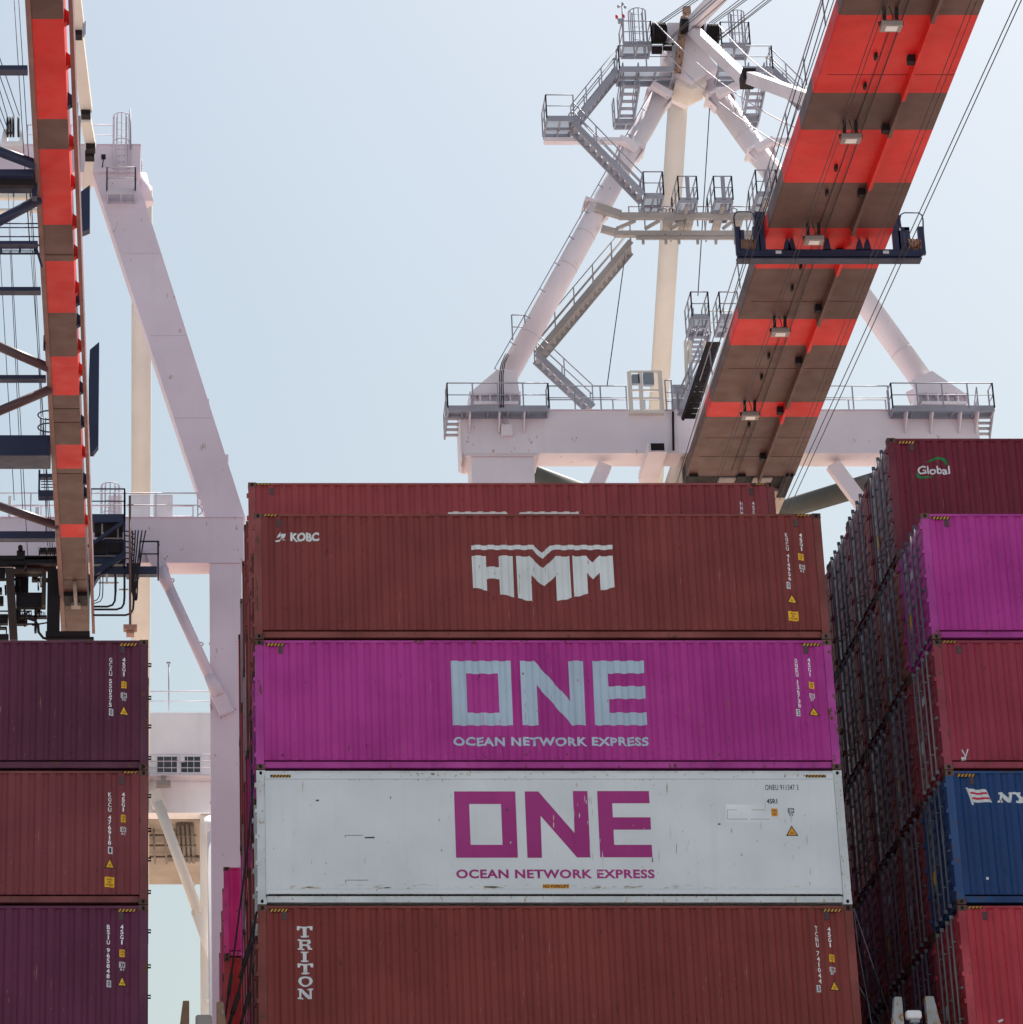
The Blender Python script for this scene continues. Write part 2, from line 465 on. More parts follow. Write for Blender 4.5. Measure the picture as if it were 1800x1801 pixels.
ME = {
    'panel': panel_mesh(), 'rpanel': reefer_panel_mesh(), 'body': body_mesh(False), 'shell': body_mesh(True),
    'frame': frame_mesh(False), 'framec': frame_mesh(True), 'framecr': frame_mesh(True, True, False),
    'door': [door_mesh(0), door_mesh(1)], 'doorr': [door_mesh(0, True), door_mesh(1, True)],
    'rod': [rod_mesh(k) for k in range(4)], 'rodr': [rod_mesh(k, True) for k in range(4)],
    'cast': [], 'vent': [vent_mesh(0.54), vent_mesh(CL - 0.54)],
    'stripe': [stripe_mesh(0.24, 0.37), stripe_mesh(CL - 0.24 - 0.37, 0.37), stripe_mesh(0.20, 0.30, CH - 0.066, 0.045, 4), stripe_mesh(CL - 0.22 - 0.30, 0.30, CH - 0.066, 0.045, 4), stripe_mesh(0.30, 0.40, CH - 0.150, 0.05, 6), stripe_mesh(CL - 0.34 - 0.40, 0.40, CH - 0.150, 0.05, 6)],
    'card': [card_mesh(0.60, 1.55, 0.20, 0.26), card_mesh(1.20, 1.9, 0.26, 0.18), card_mesh(1.72, 0.95, 0.16, 0.3)],
}
for c in CORN:
    mb = MB(); casting(mb, *c); ME['cast'].append(mb.mesh("corner_casting", fix=False))
for k, nslots in (('panel', 1), ('rpanel', 1), ('body', 2), ('shell', 2), ('frame', 1), ('framec', 3), ('framecr', 3)):
    for i in range(nslots): ME[k].materials.append(None)
for k in ('door', 'doorr', 'rod', 'rodr', 'cast', 'vent', 'stripe', 'card'):
    for me in ME[k]:
        for i in range(2 if k in ('door', 'doorr', 'cast', 'stripe') else 1): me.materials.append(None)

def inst(name, me, mats, parent):
    o = bpy.data.objects.new(name, me); COL.objects.link(o); o.parent = parent
    for sl, m in zip(o.material_slots, mats):
        sl.link = 'OBJECT'; sl.material = m
    return o
def container(key, X, row, tier, label, group, front=False, doors='left', dx=0.0, cards=True):
    cm, cf, cr = cmat(key)
    t = thing("shipping_container", label, "container", (X + dx, row * RP + (rnd.uniform(-0.012, 0.012) if not front else 0), ZT + (tier - 1) * TP + TP - CH), group)
    if front:
        sp = inst("side_panel", ME['rpanel' if key == 'reefer' else 'panel'], [cm], t)
        inst("body", ME['body'], [cm, cr], t)
        inst("frame", ME['frame'], [cf], t)
        for i in range(8): inst("corner_casting", ME['cast'][i], [M_CAST if key != 'reefer' else CF['reefer'], M_BLACK], t)
        if key != 'reefer':
            for k in range(2): inst("vent", ME['vent'][k], [M_VENT], sp)
        sp.name = "side_panel"
        weather(key, sp, int(abs(X) * 10) + row * 100 + (tier + 5) * 1000)
        o_ = {'hmm': 2, 'hmmback': 2, 'reefer': 4, 'coral': 2, 'salmon': 2, 'kocu': 2}.get(key, 0)
        for k in range(2): inst("hazard_stripe", ME['stripe'][o_ + k], [M_BLKTXT, M_HAZ], sp)
    else:
        sp = inst("body", ME['shell'], [cm, cr], t)
        inst("frame", ME['framecr' if doors != 'left' else 'framec'], [cf, M_CAST, M_BLACK], t)
    if doors == 'hooks':
        for z in (0.28, 0.98, 1.62, 2.36):
            mb = MB(); mb.box(0, 0.07, -0.02, 0.02, 0, 0.025); mb.box(0.05, 0.07, -0.02, 0.02, 0.05, 0.08); mb.box(0.0, 0.06, -0.02, 0.02, 0.06, 0.08)
            h_ = mb.build("door_hook", M_DARK); h_.parent = t; h_.location = (CL, 0.2, z)
        doors = None
    if doors:
        dk, rk = ('door', 'rod') if doors == 'left' else ('doorr', 'rodr')
        rm = M_RODP if key in ('salmon', 'coral', 'grey') else M_ROD
        for k in range(2):
            d = inst("door", ME[dk][k], [cm, cf], t)
            for j in (2 * k, 2 * k + 1): inst("lock_rod", ME[rk][j], [rm], d)
            if doors == 'left' and cards and k == 1:
                inst("placard", ME['card'][2], [M_WHITE if rnd.random() < 0.75 else M_YEL], d)
            if doors == 'left' and cards and k == 0:
                inst("placard", ME['card'][rnd.randrange(2)], [M_GREYTXT], d)
    return t, sp

# ---- painted markings, laid on the corrugation
BREAKS = [p[0] for p in PROF]
def conform(bm, reefer, lift):
    if not reefer:
        xs = [v.co.x for v in bm.verts]
        if not xs: return
        a, b = min(xs), max(xs)
        for x in BREAKS:
            if a < x < b:
                bmesh.ops.bisect_plane(bm, geom=bm.verts[:] + bm.edges[:] + bm.faces[:], plane_co=(x, 0, 0), plane_no=(1, 0, 0))
    for v in bm.verts:
        v.co.y = (0.016 if reefer else prof_y(v.co.x)) - lift
def put_marking(name, bm, mat, parent, reefer=False, lift=0.004):
    conform(bm, reefer, lift)
    bmesh.ops.recalc_face_normals(bm, faces=bm.faces)
    for f in bm.faces:
        if f.normal.y > 0: f.normal_flip()
    me = bpy.data.meshes.new(name); bm.to_mesh(me); bm.free()
    me.materials.append(mat)
    o = bpy.data.objects.new(name, me); COL.objects.link(o); o.parent = parent
    return o
def bm_loops(groups):
    """groups of [outer, hole, ...] loops in local (x, z)"""
    bm = bmesh.new()
    for loops in groups:
        vs_ = [[bm.verts.new((x, 0, z)) for x, z in l] for l in loops]
        fl = [v for l in vs_ for v in l]
        for t in tessellate_polygon([[Vector((x, z, 0)) for x, z in l] for l in loops]):
            try: bm.faces.new([fl[i] for i in t])
            except ValueError: pass
    return bm
class Loc:
    """photo pixels -> local (x, z) on the long side of a container"""
    def __init__(s, t, ox=0, oy=0, k=1.0):
        s.t, s.o, s.k = t, (ox, oy), k
    def __call__(s, x, y):
        p = at(s.o[0] + x / s.k, s.o[1] + y / s.k, s.t.location.y)
        return (p.x - s.t.location.x, p.z - s.t.location.z)
    def L(s, *pts): return [s(*p) for p in pts]
def text_mesh(body, bold=0.0, line=1.0, space=1.0):
    cu = bpy.data.curves.new("txt", 'FONT'); cu.body = body; cu.align_x = 'CENTER'; cu.offset = bold
    cu.space_line = line; cu.space_character = space; cu.resolution_u = 3; cu.fill_mode = 'FRONT'
    ob = bpy.data.objects.new("txt", cu); COL.objects.link(ob)
    dg = bpy.context.evaluated_depsgraph_get(); dg.update()
    me = bpy.data.meshes.new_from_object(ob.evaluated_get(dg))
    bpy.data.objects.remove(ob); bpy.data.curves.remove(cu)
    return me
def text(name, body, x0, z0, x1, z1, mat, parent, reefer=False, bold=0.02, line=1.0, space=1.0, lift=0.004):
    """lettering fitted into the local rectangle"""
    me = text_mesh(body, bold, line, space)
    xs = [v.co.x for v in me.vertices]; ys = [v.co.y for v in me.vertices]
    ax, bx, ay, by = min(xs), max(xs), min(ys), max(ys)
    bm = bmesh.new(); bm.from_mesh(me); bpy.data.meshes.remove(me)
    bmesh.ops.remove_doubles(bm, verts=bm.verts, dist=1e-5)
    for v in bm.verts:
        v.co = Vector((x0 + (v.co.x - ax) / (bx - ax) * (x1 - x0), 0, z0 + (v.co.y - ay) / (by - ay) * (z1 - z0)))
    return put_marking(name, bm, mat, parent, reefer, lift)
def text_px(name, body, lo, x0, y0, x1, y1, mat, parent, **k):
    a, b = lo(x0, y1), lo(x1, y0)
    return text(name, body, a[0], a[1], b[0], b[1], mat, parent, **k)
GLYPH = {}
def glyph(ch):
    if ch not in GLYPH:
        me = text_mesh(ch, 0.020)
        vs_ = [(v.co.x, v.co.y) for v in me.vertices]; fs = [tuple(p.vertices) for p in me.polygons]
        bpy.data.meshes.remove(me); GLYPH[ch] = (vs_, fs)
    return GLYPH[ch]
def vtext(name, body, lo, px, y0, y1, mat, parent, **k):
    """letters stacked one below the other, each an upright glyph"""
    a, b = lo(px, y1), lo(px, y0); x = (a[0] + b[0]) / 2
    unit = (b[1] - a[1]) / sum(0.55 if c == ' ' else 1.0 for c in body)
    bm = bmesh.new(); z = b[1]
    for c in body:
        if c == ' ': z -= 0.55 * unit; continue
        vs_, fs = glyph(c)
        xs = [p[0] for p in vs_]; ys = [p[1] for p in vs_]
        ax, bx, ay, by = min(xs), max(xs), min(ys), max(ys)
        w_ = min(0.064, 0.070) if c not in '1I' else 0.026
        h_ = unit * 0.86
        nv = [bm.verts.new((x + ((p[0] - ax) / (bx - ax) - 0.5) * w_, 0, z - unit * 0.91 + (p[1] - ay) / (by - ay) * h_)) for p in vs_]
        for f in fs:
            try: bm.faces.new([nv[i] for i in f])
            except ValueError: pass
        z -= unit
    return put_marking(name, bm, mat, parent, **k)
def rect(x0, z0, x1, z1): return [(x0, z0), (x1, z0), (x1, z1), (x0, z1)]
def info_marks(t, sp, lo, serial, check, sx, sy0, sy1, cls, cx, cy0, cy1, yel, ic, icn, tri=None, caution=None, reefer=False):
    """number column, size code, yellow height sign, registration box, triangles"""
    vtext("serial_number", serial, lo, sx, sy0, sy1 - (13.5 if check else 0), M_NUM, sp)
    if check:
        a, b = lo(sx + 1, sy1), lo(sx + 1, sy1 - 10); x = (a[0] + b[0]) / 2
        put_marking("check_digit_box", bm_loops([[rect(x - 0.045, a[1] - .015, x + 0.045, b[1] + .015)]]), M_GREYTXT, sp, reefer, 0.003)
        text("check_digit", check, x - 0.022, a[1] + 0.01, x + 0.022, b[1] - 0.01, M_BLKTXT, sp, bold=0.01, lift=0.006)
    vtext("size_code", cls, lo, cx, cy0, cy1, M_NUM, sp)
    small_marks(t, sp, lo, yel, ic, icn, tri, caution, M_WHITE, M_YEL, reefer)
def small_marks(t, sp, lo, yel, ic, icn, tri, caution, wm, ym, reefer):
    x0, y0, x1, y1 = yel; a, b = lo(x0, y1), lo(x1, y0)
    put_marking("height_sign", bm_loops([[rect(a[0], a[1], b[0], b[1])]]), ym, sp, reefer, 0.004)
    w_, h_ = b[0] - a[0], b[1] - a[1]
    text("height_sign_text", "2.9m\n9'6\"", a[0] + .1 * w_, a[1] + .12 * h_, b[0] - .1 * w_, b[1] - .12 * h_, M_BLKTXT, sp, reefer=reefer, bold=0.01, lift=0.007)
    x0, y0, x1, y1 = ic; a, b = lo(x0, y1), lo(x1, y0); e = 0.014
    put_marking("register_mark", bm_loops([[rect(a[0], a[1], b[0], b[1]), rect(a[0] + e, a[1] + e, b[0] - e, b[1] - e)], [rect(a[0] + e * 1.6, a[1] + e * 1.6, a[0] + e * 2.6, b[1] - e * 1.6)]]), wm, sp, reefer, 0.004)
    text("register_letter", "C", (a[0] + b[0]) / 2 - 0.005, a[1] + e * 1.7, b[0] - e * 1.6, b[1] - e * 1.7, wm, sp, reefer=reefer)
    c, d = lo(x0 + 1.5, y1 + 5.5), lo(x1 - 1.5, y1 + 1)
    text("register_number", icn, c[0], c[1], d[0], d[1], wm, sp, reefer=reefer)
    if tri:
        x0, y0, x1, y1 = tri; a, b = lo(x0, y1), lo(x1, y0); m = (a[0] + b[0]) / 2; e = 0.022
        put_marking("warning_triangle_edge", bm_loops([[[(a[0], a[1]), (b[0], a[1]), (m, b[1])]]]), M_BLKTXT, sp, reefer, 0.004)
        put_marking("warning_triangle", bm_loops([[[(a[0] + e * 1.5, a[1] + e * .8), (b[0] - e * 1.5, a[1] + e * .8), (m, b[1] - e * 1.6)]]]), ym, sp, reefer, 0.007)
        for k in (0, 1):
            z = a[1] + 0.045 + k * 0.026; w_ = 0.042 - 0.008 * k
            put_marking("warning_text", bm_loops([[rect(m - w_, z, m + w_, z + 0.009)]]), M_BLKTXT, sp, reefer, 0.009)
    if caution:
        x0, y0, x1, y1 = caution; a, b = lo(x0, y1), lo(x1, y0)
        put_marking("caution_sign", bm_loops([[rect(a[0], a[1], b[0], b[1])]]), ym, sp, reefer, 0.004)
        text("caution_text", "CAUTION\nHIGH\nCONTAINER", a[0] + .02, a[1] + .03, b[0] - .02, b[1] - .03, M_BLKTXT, sp, reefer=reefer, bold=0.01, lift=0.007)

def logo_hmm(t, sp, lo, mat):
    bar_ = lo.L((235, 85), (752, 85), (825, 152), (890, 85), (1410, 85), (1410, 122), (905, 124), (828, 202), (742, 122), (235, 122))
    H = lo.L((238, 173), (357, 173), (360, 266), (466, 266), (463, 173), (580, 173), (593, 517), (476, 493), (470, 365), (364, 365), (368, 463), (250, 438))
    M1 = lo.L((606, 178), (718, 178), (832, 279), (937, 178), (1050, 178), (1070, 525), (948, 553), (939, 340), (842, 430), (734, 338), (742, 553), (624, 528))
    M2 = lo.L((1075, 176), (1190, 176), (1245, 227), (1300, 176), (1412, 176), (1428, 438), (1312, 463), (1304, 318), (1252, 366), (1198, 318), (1207, 492), (1092, 517))
    put_marking("logo_lettering", bm_loops([[bar_], [H], [M1], [M2]]), mat, sp)
def logo_one(t, sp, lo, mat, reefer, g, word):
    O = [lo.L(*g['O']), lo.L(*g['o'])]
    put_marking("logo_lettering", bm_loops([O, [lo.L(*g['N'])], [lo.L(*g['E'])]]), mat, sp, reefer)
    l2 = Loc(t); text_px("logo_caption", "OCEAN NETWORK EXPRESS", l2, *word, mat, sp, reefer=reefer, bold=0.035, space=1.08)

def wear(sp, seed, mat, n, zr, wr, hr, reefer=False, xr=(0.25, CL - 0.25), lift=0.0045, name="scratch", clusters=0):
    r = random.Random(seed); gs = []
    cs = [r.uniform(*xr) for _ in range(clusters)]
    for i in range(n):
        x = r.choice(cs) + r.gauss(0, 0.12) if cs and r.random() < 0.7 else r.uniform(*xr)
        x = min(max(x, xr[0]), xr[1])
        if not reefer:                                       # keep to the outer flats
            j = round((x - PROF[1][0]) / PITCHX); x = PROF[1][0] + j * PITCHX - r.uniform(0.01, 0.09)
            if not xr[0] < x < xr[1]: continue
        z = r.uniform(*zr); w_ = r.uniform(*wr); h_ = r.uniform(*hr) * r.random() ** 0.7 + 0.01
        k = r.uniform(-0.2, 0.2) * w_
        gs.append([[(x, z), (x + w_ * 0.5, z + h_ * 0.12), (x + w_ + k, z + h_ * 0.6), (x + w_ * 0.4 + k, z + h_), (x - w_ * 0.15, z + h_ * 0.55)]])
    bm = bm_loops(gs); conform(bm, reefer, lift)
    bmesh.ops.recalc_face_normals(bm, faces=bm.faces)
    for f in bm.faces:
        if f.normal.y > 0: f.normal_flip()
    if sp.data.users > 1:
        old = [(sl.link, sl.material) for sl in sp.material_slots]
        sp.data = sp.data.copy()
        for sl, (lk, m_) in zip(sp.material_slots, old): sl.link = lk; sl.material = m_
    me = sp.data
    if mat.name not in [m.name for m in me.materials if m]: me.materials.append(mat)
    mi = [m.name if m else '' for m in me.materials].index(mat.name)
    for f in bm.faces: f.material_index = mi
    tmp = bpy.data.meshes.new("tmp"); bm.to_mesh(tmp); bm.free()
    b2 = bmesh.new(); b2.from_mesh(me); b2.from_mesh(tmp); b2.to_mesh(me); b2.free(); bpy.data.meshes.remove(tmp)
M_SCR = {k: paint("scratch_" + k, tuple(min(0.5, c * 1.2 + 0.055) for c in CC[k]), 0.7, streak=0.2) for k in ('hmm', 'hmmback', 'magenta', 'triton', 'plum', 'kocu', 'plum2', 'global', 'salmon', 'blue', 'coral')}
M_RST = paint("rust_run", (0.13, 0.055, 0.035), 0.85, streak=0.4, fade=0.3)
M_RSTL = paint("pale_rust_run", (0.44, 0.36, 0.27), 0.85, streak=0.4, fade=0.3)
M_GRIME = paint("grey_grime", (0.50, 0.515, 0.52), 0.8, streak=0.4, fade=0.2)
def weather(key, sp, seed):
    if key == 'reefer':
        wear(sp, seed, M_RSTL, 60, (CH - 0.24, CH - 0.19), (0.01, 0.03), (0.02, 0.16), True, name="rust_run", clusters=8)
        wear(sp, seed + 1, M_RSTL, 55, (CH - 0.17, CH - 0.06), (0.01, 0.05), (0.01, 0.07), True, name="rust_speck", clusters=9, lift=0.0115)
        wear(sp, seed + 2, M_RSTL, 60, (0.335, 0.37), (0.02, 0.16), (0.01, 0.03), True, name="rust_line", clusters=6)
        wear(sp, seed + 3, M_GRIME, 46, (0.5, 2.3), (0.008, 0.03), (0.05, 0.45), True, name="grime_streak", clusters=9)
        wear(sp, seed + 4, M_RSTL, 16, (0.4, 2.5), (0.008, 0.03), (0.02, 0.3), True, name="rust_streak", lift=0.005, clusters=4)
        wear(sp, seed + 5, M_GRIME, 40, (0.34, 0.42), (0.03, 0.2), (0.008, 0.02), True, name="grime_line", lift=0.005)
    else:
        wear(sp, seed, M_SCR[key], 26, (0.25, 2.2), (0.006, 0.018), (0.05, 0.45), clusters=5)
        wear(sp, seed + 1, M_RST, 14, (0.22, 2.6), (0.01, 0.035), (0.01, 0.10), name="rust_spot", lift=0.005)
        wear(sp, seed + 2, M_RST, 9, (0.22, 0.32), (0.02, 0.06), (0.02, 0.08), name="rust_edge", lift=0.005)
FG = "containers at the front of the stacks"
# middle bay, front row, top to bottom
t, sp = container('hmm', 0, 0, 0, "brown-red container with white three-letter logo under a notched bar, topmost of the middle front stack", FG, True, doors=None)
lo = Loc(t, 780, 940, 4.737); logo_hmm(t, sp, lo, M_WHITE); l = Loc(t)
info_marks(t, sp, l, "KOCU 414956", "0", 1387, 936, 1034, "45G1", 1410, 936, 968, (1405.2, 972.8, 1414.2, 984.4), (1407, 992.4, 1416.6, 1000.2), "61", (1384.7, 1042.5, 1403.3, 1059.7), (1388.2, 1074.5, 1404.8, 1091))
text_px("owner_name", "KOBC", l, 511, 936, 561.5, 951.5, M_WHITE, sp, bold=0.05)
k = Loc(t, 420, 830, 3.6)
put_marking("owner_emblem", bm_loops([[k.L((228, 436), (262, 428), (272, 404), (240, 418), (250, 398), (268, 378), (262, 398), (278, 384), (284, 388), (300, 384), (292, 410), (270, 420), (258, 440), (240, 443))], [k.L((262, 432), (285, 420), (300, 428), (280, 426))]]), M_WHITE, sp)

MAG = {'O': [(62, 1051), (560, 1051), (582, 1588), (80, 1588)], 'o': [(190, 1157), (455, 1157), (470, 1484), (202, 1484)],
       'N': [(638, 1052), (758, 1052), (1060, 1385), (1042, 1050), (1166, 1050), (1190, 1585), (1075, 1585), (778, 1252), (795, 1588), (662, 1588)],
       'E': [(1242, 1050), (1672, 1050), (1675, 1154), (1372, 1154), (1378, 1261), (1683, 1261), (1687, 1366), (1384, 1366), (1388, 1481), (1694, 1481), (1700, 1586), (1266, 1586)]}
t, sp = container('magenta', 0, 0, -1, "magenta corrugated container with pale blue lettering, second from top in the middle front stack", FG, True, doors=None)
logo_one(t, sp, Loc(t, 780, 940, 4.737), M_BLUEWHITE, False, MAG, (798, 1296, 1141, 1311.5)); l = Loc(t)
info_marks(t, sp, l, "ONEU 126738", "5", 1404, 1157, 1258, "45G1", 1424.5, 1156, 1190, (1424.2, 1198.6, 1432.8, 1210.5), (1425, 1219, 1434, 1227.2), "87", (1423, 1241, 1441.7, 1258))

WHI = {'O': [(85, 323), (570, 323), (591, 848), (102, 848)], 'o': [(205, 423), (457, 423), (470, 746), (217, 746)],
       'N': [(645, 323), (752, 323), (1040, 653), (1026, 320), (1141, 320), (1166, 846), (1060, 846), (770, 515), (782, 849), (667, 849)],
       'E': [(1218, 320), (1628, 320), (1634, 417), (1338, 417), (1343, 528), (1641, 528), (1645, 626), (1348, 626), (1354, 746), (1651, 746), (1657, 845), (1243, 845)]}
t, sp = container('reefer', 0, 0, -2, "white smooth-sided refrigerated container with magenta lettering and rusty corners in the middle stack", FG, True, doors=None)
logo_one(t, sp, Loc(t, 780, 1320, 4.5), M_MAGTXT, True, WHI, (803, 1529, 1151.5, 1545)); l = Loc(t)
text_px("serial_number", "ONEU 911347 3", l, 1346.7, 1380, 1404.5, 1389.5, M_BLKTXT, sp, reefer=True, bold=0.004, space=1.08)
text_px("size_code", "45R1", l, 1349.5, 1404.8, 1367.2, 1413.3, M_BLKTXT, sp, reefer=True)
small_marks(t, sp, l, (1358, 1421.8, 1368, 1435.6), (1386.8, 1421.3, 1397, 1429.8), "70", (1383.4, 1451.6, 1404, 1470), None, M_BLKTXT, M_ORG, True)
put_marking("repair_patch", bm_loops([[[l(1277, 1446), l(1358, 1446), l(1356, 1414.6), l(1277, 1414.6)]]]), paint("patch_white", (0.68, 0.70, 0.74), 0.5, streak=0.1), sp, True, 0.003)
rl = []
for (xa, ya, xb, yb) in ((1279.5, 1440.2, 1316, 1441), (1321, 1440.2, 1355, 1441), (1279.5, 1424, 1297, 1424.7), (1322, 1424, 1346, 1424.7), (1279.6, 1424, 1280.3, 1441)):
    rl.append([[l(xa, yb), l(xb, yb), l(xb, ya), l(xa, ya)]])
put_marking("rust_line", bm_loops(rl), paint("rust_stain", (0.33, 0.21, 0.13), 0.8, rust=0.3, streak=0.2), sp, True, 0.005)
put_marking("notice_label", bm_loops([[[l(955, 1562.3), l(1002, 1562.3), l(1001.5, 1555.2), l(955, 1555.2)]]]), M_ORG, sp, True, 0.004)
text_px("notice_text", "NO FORKLIFT", l, 956.5, 1556.3, 1000.8, 1561.3, M_BLKTXT, sp, reefer=True, lift=0.007)
sc = []
for (xa, ya, ww, hh) in ((556, 1406, 5, 3.2), (1263, 1448, 5, 2.6), (968, 1362.5, 4.5, 4.5), (1060, 1567.5, 8, 2.4), (954, 1568.5, 2, 2), (962, 1568.5, 2, 2), (1147.4, 1508, 1.6, 9), (607, 1468.5, 32, 1.0), (607, 1468.5, 0.8, 5), (642, 1471.5, 17, 3), (608, 1547.5, 40, 0.9), (608, 1547.5, .8, 6), (890, 1421.5, 3, 5), (480, 1588, 40, 0.8), (940, 1500, 0.6, 9), (1190, 1483, .6, 19), (1210, 1483, 2, 1), (1055, 1471, .5, 7), (495, 1360, 1, 9), (560, 1360, .8, 9)):
    sc.append([[l(xa, ya + hh), l(xa + ww, ya + hh * .9), l(xa + ww, ya), l(xa, ya + hh * .2)]])
put_marking("scuff", bm_loops(sc), flat("scuff_dark", (0.06, 0.055, 0.06), 0.7), sp, True, 0.0055)

t, sp = container('triton', 0, 0, -3, "rust-brown container with tall white slab letters stacked vertically, bottom of the middle stack", FG, True, doors=None)
l = Loc(t)
info_marks(t, sp, l, "TCNU 741044", "5", 1440, 1628, 1744, "45G1", 1460, 1630, 1667, (1459.7, 1678.5, 1468.6, 1691.5), (1460.4, 1700.6, 1470.2, 1709), "87", (1459.6, 1723.5, 1478, 1742))
SLAB = {'T': [[[(0, 1), (1, 1), (1, .62), (.86, .62), (.80, .84), (.62, .84), (.62, .14), (.75, .14), (.75, 0), (.25, 0), (.25, .14), (.38, .14), (.38, .84), (.20, .84), (.14, .62), (0, .62)]]],
        'I': [[[(.25, 1), (.75, 1), (.75, .86), (.62, .86), (.62, .14), (.75, .14), (.75, 0), (.25, 0), (.25, .14), (.38, .14), (.38, .86), (.25, .86)]]],
        'N': [[[(0, 1), (.30, 1), (.76, .34), (.76, .86), (.64, .86), (.64, 1), (1, 1), (1, .86), (.90, .86), (.90, 0), (.70, 0), (.24, .68), (.24, .14), (.36, .14), (.36, 0), (0, 0), (0, .14), (.10, .14), (.10, .86), (0, .86)]]],
        'R': [[[(0, 1), (.70, 1), (.86, .93), (.92, .75), (.86, .56), (.74, .47), (.86, .36), (.88, .14), (1, .14), (1, 0), (.70, 0), (.66, .30), (.56, .42), (.34, .42), (.34, .14), (.46, .14), (.46, 0), (0, 0), (0, .14), (.12, .14), (.12, .86), (0, .86)], [(.34, .86), (.58, .86), (.68, .78), (.68, .64), (.58, .56), (.34, .56)]]],
        'O': [[[(.5 + .5 * math.cos(a), .5 + .5 * math.sin(a)) for a in [2 * math.pi * i / 28 for i in range(28)]], [(.5 + .27 * math.cos(a), .5 + .34 * math.sin(a)) for a in [2 * math.pi * i / 28 for i in range(28)]]]]}
gs = []
for ch, x0, y0, x1, y1 in (('T', 522.6, 1629, 549.8, 1648), ('R', 524, 1652, 549, 1670.4), ('I', 523, 1673, 549.5, 1691.3), ('T', 523.8, 1694.6, 551, 1712.8), ('O', 525, 1716.5, 550, 1734.8), ('N', 524, 1738.8, 551, 1757.3)):
    a, b = l(x0, y1), l(x1, y0)
    for loops in SLAB[ch]:
        gs.append([[(a[0] + u * (b[0] - a[0]), a[1] + v * (b[1] - a[1])) for u, v in lp] for lp in loops])
put_marking("owner_name", bm_loops(gs), M_WHITE, sp)

# middle bay, two rows behind and one tier up: the same three-letter owner
SG = "containers standing behind the front stacks"
t, sp = container('hmmback', 0.02, 2, 1, "lighter brown-red container whose top band shows above the middle front stack", SG, True, doors=None)
lo = Loc(t, 780, 940, 4.737)
class LocB(Loc):
    def __call__(s, x, y):
        ox, oz = REFH(x, y); return (ox - 0.05, oz)
REFT = bpy.data.objects.new("ref", None); REFT.location = (0, 0, ZT - CH)
REFH = Loc(REFT, 780, 940, 4.737)
logo_hmm(t, sp, LocB(t), M_WHITE)
l = Loc(t)
vtext("serial_number", "HMMU", l, 1305.5, 881, 916, M_NUM, sp); vtext("size_code", "45G1", l, 1326.5, 881, 913, M_NUM, sp)
bpy.data.objects.remove(REFT)

# left bay, front row
t, sp = container('plum', XL - CL, 0, -1, "dark plum container topmost of the left stack with white number column and yellow triangle", FG, True, doors='hooks')
l = Loc(t); info_marks(t, sp, l, "GCXU 550575", "0", 194.5, 1156, 1257, "45G1", 218, 1156, 1190, (213.7, 1198, 222.6, 1210), (212.5, 1218, 223, 1227), "70", (208.5, 1240.4, 227.5, 1257.3))
t, sp = container('kocu', XL - CL, 0, -2, "faded brown-red container in the middle of the left stack with square yellow caution sign", FG, True, doors='hooks')
l = Loc(t); info_marks(t, sp, l, "KOCU 476918", "1", 193, 1393, 1500, "45G1", 217, 1393, 1428, (212.7, 1432.7, 221, 1446), (211.7, 1454, 221.7, 1462.7), "61", (184, 1508.3, 202.3, 1526.6), (184, 1542, 201, 1560))
t, sp = container('plum2', XL - CL, 0, -3, "purple container at the bottom of the left stack, cut by the picture edge", FG, True, doors='hooks')
l = Loc(t); info_marks(t, sp, l, "BSIU 965848", "0", 190.5, 1626, 1735, "45G1", 214.5, 1626, 1662, (210, 1670, 219.3, 1683.3), (209.5, 1691.8, 220, 1701.6), "61", (205.7, 1716.7, 224, 1734.4))

# right bay, front row
t, sp = container('magenta', XR, 0, 0, "magenta container without lettering, topmost of the right front stack", FG, True)
t, sp = container('salmon', XR, 0, -1, "dull red container with chalked letter near its lower left corner in the right stack", FG, True)
l = Loc(t); kk = Loc(t, 1440, 1100, 5)
put_marking("chalk_mark", bm_loops([[kk.L((1262, 1088), (1272, 1085), (1296, 1142), (1312, 1086), (1322, 1088), (1302, 1150), (1298, 1185), (1288, 1185), (1290, 1148))]]), M_WHITE, sp)
put_marking("sticker", bm_loops([[kk.L((1262, 1152), (1292, 1152), (1292, 1185), (1264, 1187))]]), M_WHITE, sp)
t, sp = container('blue', XR, 0, -2, "blue container with white flag with two red stripes beside white letters", FG, True)
kk = Loc(t, 1690, 1330, 16.36)
put_marking("flag_white", bm_loops([[kk.L((215, 930), (330, 935), (450, 950), (620, 942), (735, 955), (925, 1310), (800, 1318), (690, 1322), (560, 1312), (440, 1325), (375, 1330))]]), M_WHITE, sp)
put_marking("flag_stripe", bm_loops([[kk.L((275, 1022), (450, 1036), (750, 1030), (795, 1096), (500, 1092), (302, 1085))], [kk.L((326, 1180), (560, 1172), (840, 1182), (866, 1240), (600, 1236), (352, 1242))]]), M_FLAGR, sp, lift=0.007)
put_marking("flag_pole", bm_loops([[kk.L((150, 890), (215, 890), (215, 935), (390, 1400), (335, 1400), (185, 940))]]), M_GREYTXT, sp, lift=0.007)
